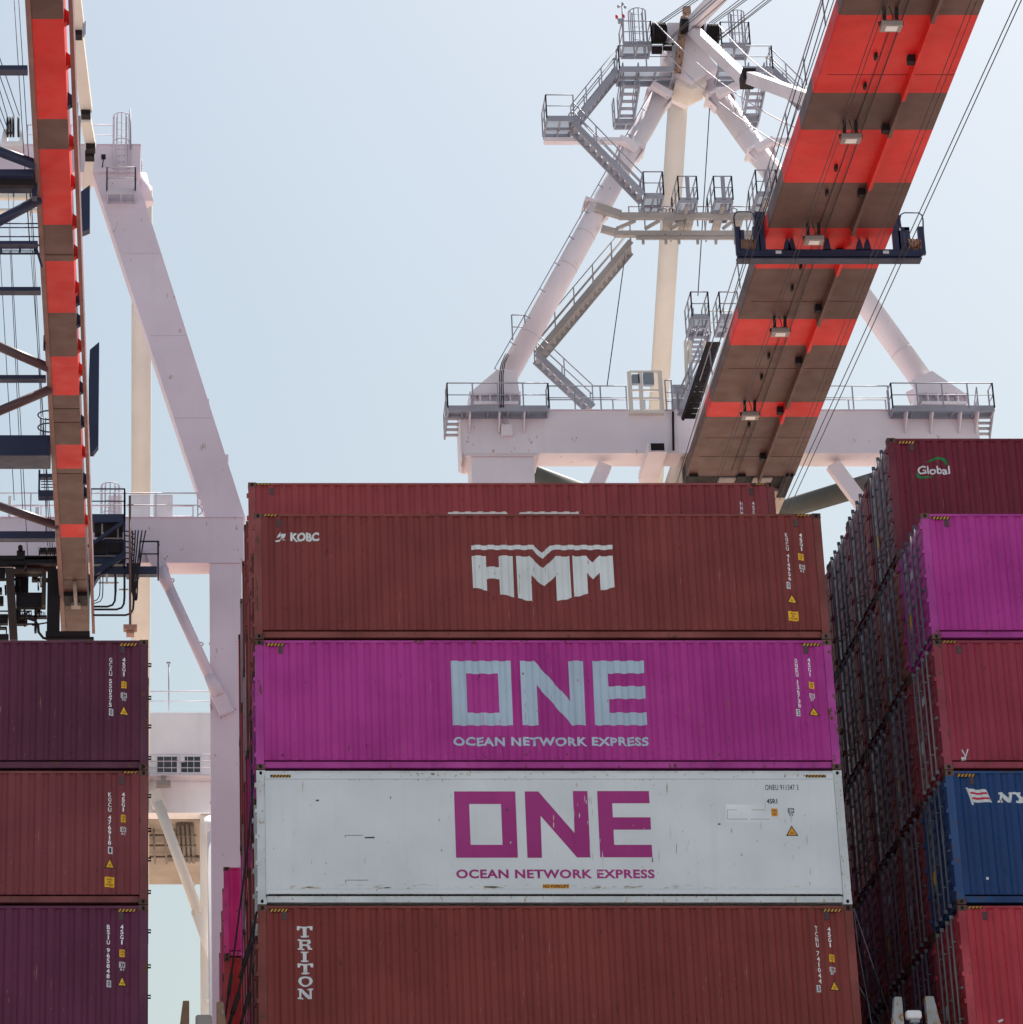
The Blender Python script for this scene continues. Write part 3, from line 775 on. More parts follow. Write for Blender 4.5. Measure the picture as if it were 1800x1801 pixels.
put_marking("logo_lettering", bm_loops([[kk.L((1095, 1045), (1210, 1030), (1400, 1180), (1415, 1085), (1385, 1080), (1390, 1035), (1500, 1035), (1492, 1085), (1462, 1330), (1380, 1310), (1195, 1180), (1182, 1280), (1228, 1280), (1222, 1330), (1068, 1330), (1075, 1280), (1122, 1275), (1147, 1100), (1098, 1105))],
    [kk.L((1475, 1035), (1740, 1020), (1745, 1070), (1715, 1085), (1790, 1170), (1880, 1080), (1850, 1070), (1855, 1025), (2050, 1030), (2045, 1078), (1990, 1085), (1840, 1225), (1832, 1275), (1890, 1280), (1885, 1330), (1600, 1330), (1605, 1275), (1690, 1262), (1700, 1190), (1590, 1095), (1500, 1090))],
    [kk.L((2090, 1035), (2260, 1035), (2255, 1085), (2225, 1090), (2215, 1160), (2330, 1080), (2310, 1035), (2460, 1035), (2455, 1085), (2350, 1160), (2420, 1280), (2450, 1285), (2445, 1330), (2310, 1330), (2225, 1215), (2212, 1280), (2250, 1285), (2245, 1330), (2070, 1330), (2075, 1285), (2110, 1280), (2130, 1090), (2085, 1085))]]), M_WHITE, sp)
kk = Loc(t, 1440, 1441, 5)
put_marking("sticker", bm_loops([[kk.L((1482, 503), (1503, 503), (1503, 525), (1482, 525))]]), M_WHITE, sp)
t, sp = container('coral', XR, 0, -3, "coral red container with streaked corner post, bottom of the right front stack", FG, True)
kk = Loc(t, 1440, 1441, 5)
put_marking("sticker", bm_loops([[kk.L((1586, 1768), (1625, 1750), (1632, 1766), (1592, 1785))]]), M_WHITE, sp)
# right bay, second row, one tier up
t, sp = container('global', XR, 1, 1, "dark maroon container with white word in a broken green ring, high on the right", FG, True, doors='left')
kk = Loc(t, 1440, 760, 5)
text_px("owner_name", "Global", kk, 880, 294, 1154, 366, M_WHITE, sp, bold=0.022)
put_marking("owner_emblem", bm_loops([[kk.L((938, 266), (985, 236), (1040, 218), (1090, 214), (1120, 228), (1134, 258), (1132, 284), (1120, 284), (1112, 252), (1085, 238), (1040, 238), (985, 250))], [kk.L((872, 340), (862, 366), (872, 390), (905, 402), (950, 402), (990, 394), (1018, 378), (975, 386), (925, 388), (895, 378), (878, 360))]]), M_GREEN, sp)

ORD = ["front", "second", "third", "fourth", "fifth", "sixth", "seventh", "eighth"]
LEV = {1: "top tier", 0: "second tier down", -1: "third tier down", -2: "fourth tier down", -3: "lowest tier seen"}
CN = {'wine': "wine red", 'maroon': "maroon", 'brown': "brown", 'pink': "hot pink", 'red': "red", 'grey': "grey", 'plum': "plum", 'magenta': "magenta", 'hmm': "brown-red", 'triton': "rust-brown", 'salmon': "dull red", 'kocu': "faded red", 'global': "dark maroon", 'blue': "blue", 'plum2': "purple", 'coral': "coral red"}
GRID = {1: {1: None, 0: 'brown', -1: 'maroon', -2: 'maroon', -3: 'wine'}, 2: {1: 'maroon', 0: 'maroon', -1: 'wine', -2: 'maroon', -3: 'maroon'},
        3: {1: 'wine', 0: 'maroon', -1: 'maroon', -2: 'wine', -3: 'brown'}, 4: {1: 'brown', 0: 'wine', -1: 'maroon', -2: 'maroon', -3: 'wine'},
        5: {1: 'maroon', 0: 'maroon', -1: 'wine', -2: 'maroon', -3: 'maroon'}, 6: {1: 'brown', 0: 'maroon', -1: 'maroon', -2: 'wine', -3: 'maroon'}}
for r, col in GRID.items():
    for ti, key in col.items():
        if key is None: continue
        container(key, XR, r, ti, f"{CN[key]} container with locking bars, {ORD[r]} row back, {LEV[ti]}, right stack", SG, dx=rnd.uniform(-0.02, 0.02))
GM = {1: {0: 'maroon', -1: 'plum', -2: 'brown', -3: 'maroon'}, 2: {0: 'hmm', -1: 'magenta', -2: 'maroon', -3: 'maroon'},
      3: {1: 'hmm', 0: 'grey', -1: 'salmon', -2: 'maroon', -3: 'magenta'}, 4: {1: 'grey', 0: 'maroon', -1: 'grey', -2: 'salmon', -3: 'maroon'}, 5: {1: 'salmon', 0: 'hmm', -1: 'magenta', -2: 'maroon', -3: 'salmon'}}
for r, col in GM.items():
    for ti, key in col.items():
        container(key, 0, r, ti, f"{CN[key]} container sliver left of middle stack, {ORD[r]} row back, {LEV[ti]}", SG, dx=rnd.uniform(-0.02, 0.02) - (0.03 if r > 2 else 0), doors=None)
FAR = {14: {1: 'pink', 0: 'red', -1: 'maroon', -2: 'brown', -3: 'maroon'}, 15: {1: 'maroon', 0: 'brown', -1: 'maroon', -2: 'red', -3: 'brown'},
       16: {1: 'pink', 0: 'magenta', -1: 'maroon', -2: 'red', -3: 'brown'}, 17: {1: 'maroon', 0: 'brown', -1: 'maroon', -2: 'red', -3: 'brown'}}
for r, col in FAR.items():
    for ti, key in col.items():
        if ti < -1 : continue
        container(key, -0.10, r, ti, f"{CN[key]} container far back between stacks, {['nearest', 'second', 'third', 'farthest'][r - 14]} far row, {['upper', 'lower', 'lowest'][1 - ti]} one", "containers far behind on the ship", doors=None)
for ti, key in ((-1, 'pink'), (-2, 'maroon'), (-3, 'magenta')):
    container(key, XL - CL, 1, ti, f"{CN[key]} container behind the left front stack, {['upper', 'middle', 'lower'][-ti - 1]} one", SG, doors=None, dx=-0.03)
# the far rows stand on a raised hatch block
h = MB(); h.box(-0.2, CL + 0.1, 14 * RP - 0.1, 18 * RP + 0.1, ZH - 0.05, ZT - 2 * TP - 0.03)
h.build("hatch_coaming", flat("coaming_paint", (0.12, 0.05, 0.04), 0.6), ship)

# ------------------------------------------------------------------ lashing bridges and rods
def lashing_bridge(label, px):
    Y0 = -0.75
    a = at(px['l'][0], 1801, Y0)
    t = thing("lashing_bridge", label, "lashing bridge", (a.x, Y0, 15.5), "lashing bridges between the bays")
    for (x0, x1, top, side) in (px['l'] + (1,), px['r'] + (-1,)):
        p0, p1 = at(x0, top, Y0), at(x1, top, Y0)
        w_ = p1.x - p0.x
        mb = MB()
        o = w_ * 0.38
        zb = p0.z - 0.62
        if side > 0: pts = [(p0.x + o, Y0, p0.z), (p1.x, Y0, p0.z), (p1.x, Y0, 15.5), (p0.x - 0.02, Y0, 15.5), (p0.x, Y0, zb)]
        else: pts = [(p0.x, Y0, p0.z), (p1.x - o, Y0, p0.z), (p1.x, Y0, zb), (p1.x + 0.02, Y0, 15.5), (p0.x, Y0, 15.5)]
        mb.prism(pts, (0, 0.18, 0))
        mb.build("guide_post", (paint("guide_rust", (0.20, 0.115, 0.07), 0.75, rust=0.6, streak=0.5, fade=0.35, scale=1.6, chip=(0.24, 0.22, 0.20)) if not px['white'] else paint("guide_white", (0.30, 0.31, 0.32), 0.7, rust=0.85, streak=0.5, fade=0.15, scale=1.3, chip=(0.30, 0.15, 0.06))), t, bevel=0.015)
    x0, x1, y0, y1 = px['lamp']
    mb = MB(); mb.pbox(x0, y0, x1, y1, Y0 - 0.1, 0.22)
    lamp = mb.build("floodlight", M_LAMP if px['white'] is False else M_HOUSE, t, bevel=0.05)
    mb = MB(); c = at((x0 + x1) / 2, y1, Y0); mb.tube((c.x, Y0 + 0.02, 15.5), (c.x, Y0 + 0.02, c.z + 0.02), 0.05)
    mb.box(c.x - 0.09, c.x + 0.09, Y0 - 0.06, Y0 + 0.1, c.z - 0.1, c.z - 0.004)
    mb.build("lamp_post", M_GALV, t)
    mb = MB(); e = at(px['l'][0], 1801, Y0).x; f = at(px['r'][1], 1801, Y0).x
    mb.box(e - 0.1, f + 0.1, Y0 - 0.1, 44, 16.0, 16.4)
    mb.build("walkway", M_GALV, t)
lashing_bridge("rusty lashing bridge posts with grey floodlight left of the middle stack", {'l': (315, 333, 1760), 'r': (381, 400, 1762), 'lamp': (344, 373, 1784, 1812), 'white': False})
lashing_bridge("white and rust lashing bridge posts with white floodlight right of the middle stack", {'l': (1566, 1587, 1753), 'r': (1628, 1652, 1752), 'lamp': (1596, 1622, 1776, 1791), 'white': True})
def lashing(label, pts, r, buckle=None):
    Y0 = -0.12
    P_ = [at(x, y, Y0 - 0.05 * i) for i, (x, y) in enumerate(pts)]
    d = (P_[-1] - P_[-2]).normalized(); P_.append(P_[-1] + d * 2.5)
    t = thing("lashing_rod", label, "lashing rod", P_[0], "lashing rods and wires")
    mb = MB()
    for a, b in zip(P_, P_[1:]): mb.tube(a, b, r, 8)
    mb.build("rod", M_DARK if r > 0.012 else M_ROD, t)
    if buckle:
        for (x, y) in buckle:
            mb = MB()
            best = min(((a + (b - a) * s_ / 20) for a, b in zip(P_, P_[1:]) for s_ in range(21)), key=lambda p: (p - at(x, y, p.y)).length)
            mb.tube(best - d * 0.22, best + d * 0.22, r * 1.9, 8); mb.tube(best + d * 0.22, best + d * 0.5, r * 1.4, 8)
            mb.build("turnbuckle", M_DARK, t)
lashing("dark lashing rod from the white container's upper left corner down to the bridge", [(447, 1362), (436, 1490), (406, 1722), (397, 1786)], 0.02, [(404, 1730)])
lashing("thick dark lashing rod from below the white container's lower left corner", [(452, 1604), (437, 1668), (417, 1757), (404, 1801)], 0.026, [(415, 1765), (436, 1680)])
lashing("short dark lashing rod beside the rust-brown container's left edge, lowest of the rods", [(449, 1620), (436, 1756), (424, 1801)], 0.02, [(434, 1762)])
lashing("thin pale lashing wire slanting from the rust-brown container's upper right corner", [(1502, 1597), (1544, 1723), (1567, 1792)], 0.008, [(1544, 1724), (1553, 1752)])
lashing("short thin lashing wire with loose hook low beside the rust-brown container", [(1507, 1727), (1520, 1750), (1538, 1780)], 0.007, [(1532, 1770)])
lashing("upright thin wire hugging the rust-brown container's right edge", [(1502, 1597), (1509, 1660), (1521, 1728)], 0.006)

# ------------------------------------------------------------------ crane helpers
def grating(mb, a, b, depth, ch=0.14):
    """open bar floor between points a and b (front edge), reaching DEPTH back"""
    z = a.z; x0, x1, y0, y1 = a.x, b.x, a.y, a.y + depth
    mb.box(x0, x1, y0, y0 + 0.05, z - ch, z + 0.10); mb.box(x0, x1, y1 - 0.05, y1, z - ch, z + 0.10)
    mb.box(x0, x0 + 0.05, y0 + 0.05, y1 - 0.05, z - ch, z + 0.10); mb.box(x1 - 0.05, x1, y0 + 0.05, y1 - 0.05, z - ch, z + 0.10)
    n = max(2, int((y1 - y0) / 0.085))
    for i in range(1, n):
        y = y0 + (y1 - y0) * i / n
        mb.box(x0 + 0.05, x1 - 0.05, y - 0.006, y + 0.006, z - 0.025, z)
    k = max(1, int((x1 - x0) / 0.9))
    for i in range(1, k + 1):
        x = x0 + (x1 - x0) * i / (k + 1)
        mb.box(x - 0.03, x + 0.03, y0 + 0.05, y1 - 0.05, z - ch, z - 0.032)
    if depth > 1.0:
        ym = (y0 + y1) / 2; mb.box(x0 + 0.05, x1 - 0.05, ym - 0.04, ym + 0.04, z - ch, z - 0.033)
def rail(mb, pts, h=1.05, r=0.026, step=1.0, mids=(0.52,)):
    pts = [Vector(p) for p in pts]; up = Vector((0, 0, h))
    for a, b in zip(pts, pts[1:]):
        mb.tube(a + up, b + up, r, 6)
        for m in mids: mb.tube(a + up * m, b + up * m, r * 0.8, 6)
        n = max(1, int(round((b - a).length / step)))
        for i in range(n + 1):
            p = a + (b - a) * i / n
            mb.bar(p, p + up, 0.05, 0.05)
def platform(parent, x0, x1, y, Y, depth, sides='flr', mat=None, rmat=None, h=1.05):
    a, b = at(x0, y, Y), at(x1, y, Y); b.z = a.z
    mb = MB(); grating(mb, a, b, depth)
    p = mb.build("platform", mat or M_GALV, parent)
    c, d = Vector((a.x, Y + depth, a.z)), Vector((b.x, Y + depth, a.z))
    mb = MB()
    if 'f' in sides: rail(mb, [a, b], h)
    if 'l' in sides: rail(mb, [a, c], h)
    if 'r' in sides: rail(mb, [b, d], h)
    if 'b' in sides: rail(mb, [c, d], h)
    mb.build("railing", rmat or M_GALV, p)
    return p
def stair(parent, p, q, wv, n=None, mat=None, rails=2, h=0.95):
    p, q, wv = Vector(p), Vector(q), Vector(wv)
    mb = MB()
    mb.bar(p, q, 0.06, 0.24); mb.bar(p + wv, q + wv, 0.06, 0.24)
    n = n or max(3, int(abs(p.z - q.z) / 0.24))
    d = (q - p).normalized(); hd = Vector((d.x, d.y, 0))
    hd = hd.normalized() if hd.length > 1e-3 else Vector((0, 1, 0))
    for i in range(n):
        c = p + (q - p) * ((i + 0.5) / n)
        e = wv.normalized() * 0.035
        mb.bar(c + e, c + wv - e, 0.2, 0.035, up=(0, 0, 1))
    s = mb.build("stair", mat or M_GALV, parent)
    mb = MB(); up = Vector((0, 0, h))
    for o in ((Vector(), wv) if rails == 2 else (Vector(),)):
        for m in (1.0, 0.55): mb.tube(p + o + up * m, q + o + up * m, 0.024, 6)
        k = max(2, int((q - p).length / 1.1))
        for i in range(k + 1):
            c = p + o + (q - p) * i / k; mb.bar(c, c + up, 0.045, 0.045)
    mb.build("railing", mat or M_GALV, s)
    return s
def cage(parent, cx, y_top, y_bot, Y, r=0.36, nv=7, mat=None, name="ladder_cage"):
    a, b = at(cx, y_top, Y), at(cx, y_bot, Y)
    mb = MB()
    nh = max(2, int((a.z - b.z) / 0.8) + 1)
    for i in range(nh):
        z = b.z + (a.z - b.z) * i / (nh - 1)
        pts = [Vector((a.x + r * math.cos(t), Y + 0.3 - r * 1.1 * math.sin(t), z)) for t in [math.pi * k / 10 for k in range(11)]]
        mb.path(pts, 0.022, 5)
    for k in range(nv):
        t = math.pi * k / (nv - 1); x, y = a.x + r * math.cos(t), Y + 0.3 - r * 1.1 * math.sin(t)
        mb.bar((x, y, b.z), (x, y, a.z), 0.04, 0.02)
    for s in (-0.2, 0.2): mb.bar((a.x + s, Y + 0.3, b.z - 0.3), (a.x + s, Y + 0.3, a.z), 0.05, 0.04)
    z = b.z
    while z < a.z: mb.tube((a.x - 0.2, Y + 0.3, z), (a.x + 0.2, Y + 0.3, z), 0.014, 5); z += 0.3
    return mb.build(name, mat or M_GALV, parent)
def ropes(parent, segs, r=0.016, name="wire_rope"):
    for s in segs:
        mb = MB(); mb.path([Vector(p) for p in s], r, 6); mb.build(name, M_ROPE, parent)
def sag(p, q, d=0.0, n=10):
    p, q = Vector(p), Vector(q)
    return [p + (q - p) * (i / n) - Vector((0, 0, d * 4 * (i / n) * (1 - i / n))) for i in range(n + 1)]

def banded_box(name, parent, quad_px, Z, h, bands, near_ext, far_ext, side_bands=None, mats=(M_BROWN, M_RED)):
    """a level box girder whose painted bands change at the given picture heights;
       quad_px = ((xl, xr, y) near, (xl, xr, y) far)"""
    (xl0, xr0, y0), (xl1, xr1, y1) = quad_px
    A, B, C_, D = atz(xl0, y0, Z), atz(xr0, y0, Z), atz(xl1, y1, Z), atz(xr1, y1, Z)
    def edge(Y):
        f = (Y - A.y) / (C_.y - A.y); g = (Y - B.y) / (D.y - B.y)
        return A.x + (C_.x - A.x) * f, B.x + (D.x - B.x) * g
    ys = [atz(xl0 + (xl1 - xl0) * (b - y0) / (y1 - y0), b, Z).y for b in bands]
    ys = [near_ext] + sorted(ys) + [far_ext] if ys[0] < ys[-1] else [near_ext] + ys + [far_ext]
    mb = MB()
    return edge, ys

# ------------------------------------------------------------------ the white crane on the right
YC = 52.0
G = "ship-to-shore gantry cranes on the quay"
cr = thing("gantry_crane", "white gantry crane with tubular peak and wide red and brown striped boom, right side", "crane", (19.2, YC, 3.2), G)
def mir(x): return 2 * 19.23 - x
bl, br_ = at(812, 722, YC), at(812, 797, YC)
BX0, BX1, BZ1, BZ0 = at(812, 760, YC).x, at(1723, 760, YC).x, at(812, 722, YC).z, at(812, 797, YC).z
mb = MB(); mb.box(BX0, BX1, YC, YC + 1.25, BZ0, BZ1)
mb.box(BX0 - 0.06, BX1 + 0.06, YC - 0.07, YC + 1.32, BZ1, BZ1 + 0.03)
mb.box(BX0 - 0.06, BX0, YC - 0.05, YC + 1.3, BZ0 - 0.25, BZ1)
for px_ in (824, 934, 1010, 1530):
    c = at(px_, 776, YC); mb.tube((c.x, YC - 0.05, c.z), (c.x, YC, c.z), 0.05, 10)
beam = mb.build("portal_beam", M_CRANE, cr, bevel=0.01)
mb = MB(); mb.pbox(882, 746, 901, 765, YC - 0.22, 0.22); mb.build("junction_box", M_CRANE, beam, bevel=0.01)
mb = MB()
for s in (-0.08, 0, 0.08):
    c = at(891, 746, YC - 0.1); mb.tube((c.x + s, YC - 0.1, c.z), (c.x + s, YC - 0.1, c.z + 0.35), 0.018)
mb.build("conduit", M_CRANE, beam)
LX0, LX1 = at(829, 803, YC).x, at(940, 803, YC).x
for sx in (0, 1):
    x0, x1 = (LX0, LX1) if not sx else (mir(LX1), mir(LX0))
    mb = MB()
    s_ = 0.09
    mb.hexa([(x0 + 0.02, YC + 0.05, 3.2), (x1 - 0.9, YC + 0.05, 3.2), (x1 - 0.9, YC + 1.6, 3.2), (x0 + 0.02, YC + 1.6, 3.2), (x0, YC + 0.05, BZ0 - 0.14), (x1, YC + 0.05, BZ0 - 0.14), (x1, YC + 1.6, BZ0 - 0.14), (x0, YC + 1.6, BZ0 - 0.14)])
    f = mb.build("leg", M_CRANE, cr, bevel=0.01)
    mb = MB(); mb.box(x0 - 0.28, x1 + 0.22, YC - 0.08, YC + 1.75, BZ0 - 0.06, BZ0 - 0.003); mb.box(x0 - 0.22, x1 + 0.16, YC - 0.04, YC + 1.7, BZ0 - 0.135, BZ0 - 0.065)
    n = 14
    for i in range(n):
        y = YC + 0.1 + 1.5 * i / n
        for x in (x0 - 0.2, x1 + 0.14): mb.box(x - 0.03, x + 0.03, y, y + 0.05, BZ0 - 0.17, BZ0 - 0.12)
    mb.build("flange", M_CRANE, f)
    # landside leg
    mb = MB(); mb.box(x0, x1 - 0.3, YC + 24, YC + 25.6, 3.2, BZ0); mb.build("leg", M_CRANE, cr)
mb = MB(); mb.box(BX0, BX1, YC + 24, YC + 25.4, BZ0, BZ1 - 0.2); mb.build("portal_beam", M_CRANE, cr)
# knee braces and stub boxes
for sx in (0, 1):
    p, q = (at(1064, 818, YC + 0.7), at(1036, 884, YC + 0.7)) if not sx else (at(1465, 817, YC + 0.7), at(1530, 905, YC + 0.7))
    mb = MB(); mb.bar(p, q, 0.56, 0.4, up=(0, 1, 0)); mb.build("knee_brace", M_CRANE, cr, bevel=0.05)
for sx in (0, 1):
    c = at(1157, 786, YC - 0.9)
    x0, x1 = c.x - 0.36, c.x + 0.36
    if sx: x0, x1 = mir(x1) - 0.12, mir(x0) - 0.12
    mb = MB(); mb.box(x0, x1, YC - 0.9, YC + 2.0, c.z - 0.22, c.z + 0.22); o = mb.build("stub_beam", M_CRANE, cr, bevel=0.02)
    mb = MB(); mb.box(x0 + 0.1, x1 - 0.1, YC - 0.91, YC - 0.9, c.z - 0.15, c.z + 0.15); mb.build("end_cap", M_DARK, o)
# back-running olive tubes
for p, q in ((at(880, 815, 53.5), at(1125, 903, 74)), (at(1575, 838, 53.5), at(1200, 950, 74))):
    mb = MB(); mb.tube(p, q, 0.42, 20); mb.build("rear_tie", M_OLIVE, cr)
# A-frame
mb = MB(); mb.tube(at(893, 660, YC + 0.6), at(1176, 146, YC + 0.6), 0.425, 28); legL = mb.build("a_frame_leg", M_CRANE, cr)
mb = MB(); mb.tube(at(1627, 676, YC + 0.6), at(1235, 130, YC + 0.6), 0.45, 28); legR = mb.build("a_frame_leg", M_CRANE, cr)
top = at(1195, 150, YC + 1.4); low = at(1150, 850, 69.0); mb = MB(); mb.tube(top, top + (low - top) * 1.35, 0.415, 28)
mb.build("rear_leg", M_BOUNCE_CREAM, cr)
def welds(leg, p, q, r, fr):
    d = (q - p).normalized()
    for f in fr:
        c = p + (q - p) * f; mb = MB(); mb.tube(c - d * 0.012, c + d * 0.012, r + 0.006, 28); mb.build("weld_ring", M_WELD, leg)
M_WELD = paint("weld_line", (0.55, 0.49, 0.50), 0.6, streak=0.2)
welds(legL, at(893, 660, YC + 0.6), at(1176, 146, YC + 0.6), 0.425, (0.13, 0.36, 0.47, 0.69))
welds(legR, at(1627, 676, YC + 0.6), at(1235, 130, YC + 0.6), 0.45, (0.1, 0.33, 0.55, 0.8))
def rust_marks(leg, pts, Y, mat):
    mb = MB(); r = random.Random(3)
    for x, y, n in pts:
        for _ in range(n):
            a = at(x + r.gauss(0, 2.2), y + r.gauss(0, 2.5), Y); w_, h_ = r.uniform(0.01, 0.04), r.uniform(0.02, 0.09)
            mb.box(a.x, a.x + w_, Y - 0.004, Y, a.z, a.z + h_)
    if mb.f: mb.build("rust_mark", mat, leg)
# leg shoes with gussets
for sx in (0, 1):
    Yf = YC + 0.05
    pts = [(826, 691), (872, 652), (908, 650), (914, 691)]
    P_ = [at(x, y, Yf) for x, y in pts]
    if sx: P_ = [at(x, y, Yf) for x, y in [(1612, 691), (1604, 668), (1640, 652), (1700, 693)]]
    mb = MB(); mb.prism(P_, (0, 0.06, 0)); mb.prism([p + Vector((0, 1.1, 0)) for p in P_], (0, 0.06, 0))
    xa, xb = P_[0].x, P_[3].x
    z = P_[0].z
    mb.box(xa, xb, Yf + 0.03, Yf + 1.15, z - 0.05, z + 0.02)
    for i in range(6):
        x = xa + (xb - xa) * i / 5; mb.box(x - 0.02, x + 0.02, Yf - 0.25, Yf + 1.15, BZ1 + 0.26, z - 0.05)
    mb.box(xa - 0.02, xb + 0.02, Yf + 0.25, Yf + 0.3, BZ1 + 0.26, z - 0.05)
    mb.box(xa + 0.1, xb - 0.1, Yf - 0.4, Yf + 1.3, BZ1 + 0.10, BZ1 + 0.24)
    mb.build("leg_shoe", M_CRANE, legL if not sx else legR)
# head
HD = [(1174, 39), (1243, 39), (1243, 92), (1264, 118), (1217, 144), (1190, 130), (1166, 106), (1174, 92)]
mb = MB(); mb.prism([at(x, y, YC - 0.5) for x, y in HD], (0, 2.2, 0)); head = mb.build("apex_head", M_CRANE, cr, bevel=0.03)
mb = MB(); mb.prism([at(x, y, YC - 0.2) for x, y in ((1192, 132), (1217, 145), (1238, 132), (1244, 146), (1217, 157), (1188, 146))], (0, 1.3, 0)); mb.build("collar", M_BOUNCE_CREAM, head)
mb = MB(); mb.bar(at(1204, 31, YC - 0.75), at(1192, 126, YC - 0.75), 0.24, 0.3); mb.box(at(1197, 36, YC).x, at(1210, 36, YC).x, YC - 0.9, YC - 0.6, at(1200, 42, YC).z, at(1200, 31, YC).z)
mb.build("mast_post", M_RUST, head)
for x0, x1, yt, yb in ((1148, 1172, 40, 76), (1245, 1264, 41, 80)):
    a, b = at(x0, (yt + yb) / 2, YC - 0.9), at(x1, (yt + yb) / 2, YC - 0.9)
    n = 7; mb = MB()
    for i in range(n):
        x = a.x + (b.x - a.x) * i / n; wd = (b.x - a.x) / n
        mb.tube((x, a.y, a.z), (x + wd * 0.55, a.y, a.z), 0.44, 24); mb.tube((x + wd * 0.55, a.y, a.z), (x + wd, a.y, a.z), 0.38, 24)
    mb.build("sheave", M_DARK, head)
for (px_, py_), r in (((1180, 82), 0.1), ((1160, 88), 0.1)):
    c = at(px_, py_, YC - 0.9); mb = MB(); mb.tube((c.x - 0.3, c.y, c.z), (c.x + 0.1, c.y, c.z), r + 0.06, 14); mb.build("sheave", M_DARK, head)

# boom
ZB = at(1206, 837, YC - 1).z
NL, FL = atz(1484, 0, ZB), atz(1208, 836, ZB)
NR, FR = atz(1732, 0, ZB), atz(1399, 836, ZB)
BXL = lambda Y: NL.x + (FL.x - NL.x) * (Y - NL.y) / (FL.y - NL.y)
BXR = lambda Y: NR.x + (FR.x - NR.x) * (Y - NR.y) / (FR.y - NR.y)
def yb_(py):
    f = py / 836; return atz(1484 + (1208 - 1484) * f, py, ZB).y
marks = [yb_(y) for y in (26, 163, 228, 321, 401, 472, 561, 607, 707, 733)]
# stripes run on towards the tip with the same rhythm
mk = [m for m in marks]
per = 5.3
near = [mk[0] - 3.6, mk[0] - 3.6 - 3.0, mk[0] - 3.6 - 3.0 - 4.2, mk[0] - 14]
edges = [-8.0] + near[::-1] + mk + [YC - 1.0]
cols = []
for i in range(len(edges) - 1):
    cols.append((len(edges) - 2 - i) % 2)          # last stretch before the hinge is brown
HB = 0.62
boom = thing_boom = None
def boom_shell():
    mb = MB()
    for i in range(len(edges) - 1):
        mb.cur = cols[i]
        y0, y1 = edges[i], edges[i + 1]
        xl0, xl1, xr0, xr1 = BXL(y0), BXL(y1), BXR(y0), BXR(y1)
        b = len(mb.v)
        rr = 0.05
        sec0 = [(xr0, ZB + 0.0), (xl0 + rr, ZB), (xl0 + rr * 0.3, ZB + 0.02), (xl0, ZB + 0.07), (xl0, ZB + 0.24), (xl0, ZB + 0.40), (xl0 + 0.005, ZB + HB), (xr0 - 0.1, ZB + HB), (xr0, ZB + 0.24)]
        sec1 = [(xr1, ZB + 0.0), (xl1 + rr, ZB), (xl1 + rr * 0.3, ZB + 0.02), (xl1, ZB + 0.07), (xl1, ZB + 0.24), (xl1, ZB + 0.40), (xl1 + 0.005, ZB + HB), (xr1 - 0.1, ZB + HB), (xr1, ZB + 0.24)]
        for (xa, za), (xb, zb) in zip(sec0, sec1): mb.v.append(Vector((xa, y0, za))); mb.v.append(Vector((xb, y1, zb)))
        n = len(sec0)
        for k in range(n):
            j = (k + 1) % n
            mb.face([b + 2 * k, b + 2 * j, b + 2 * j + 1, b + 2 * k + 1], k in (1, 2))
        if i in (0, len(edges) - 2):
            pass
    # end caps
    n = 9
    mb.face([2 * k for k in range(n)]); L_ = len(mb.v) - 2 * n; mb.face([L_ + 2 * k + 1 for k in range(n)][::-1])
    # weld seams
    return mb
boom = boom_shell().build("boom", [M_BROWN, M_RED], cr)
mb = MB()
for py_ in (131, 530, 648, 770, 803):
    y = yb_(py_); mb = MB(); mb.box(BXL(y) + 0.25, BXR(y), y - 0.012, y + 0.012, ZB - 0.006, ZB - 0.0005)
    mb.build("weld_seam", bpy.data.materials.get("seam_dark") or flat("seam_dark", (0.05, 0.02, 0.02), 0.7), boom)
# upper box of the boom and rear girder
mb = MB(); mb.box(BXL(0) + 0.7, BXR(0) - 0.7, -8, YC - 1.2, ZB + HB + 0.002, ZB + 1.9); mb.build("upper_box", M_CRANE, boom)
mb = MB(); mb.box(BXL(YC) + 0.05, BXR(YC) - 0.05, YC + 0.35, YC + 44, ZB - 0.05, ZB + 2.2); mb.build("rear_girder", paint("girder_paint", (0.40, 0.33, 0.28), 0.5), cr)
# hinge
mb = MB()
for f in (0.06, 0.5, 0.94):
    x = BXL(YC) + (BXR(YC) - BXL(YC)) * f; mb.box(x - 0.16, x + 0.16, YC - 1.2, YC + 0.8, ZB - 0.12, ZB + 0.9)
mb.box(BXL(YC) + 0.1, BXR(YC) - 0.1, YC - 0.95, YC + 0.3, ZB + 0.06, ZB + 0.5)
hg = mb.build("hinge", M_DARK, cr)
for f0, f1 in ((0.30, 0.50), (0.62, 0.80)):
    x0 = BXL(YC) + (BXR(YC) - BXL(YC)) * f0; x1 = BXL(YC) + (BXR(YC) - BXL(YC)) * f1
    mb = MB(); mb.box(x0, x1, YC - 0.9, YC + 0.2, ZB - 0.06, ZB + 0.05); mb.build("hinge_plate", M_LAMP, hg, bevel=0.05)
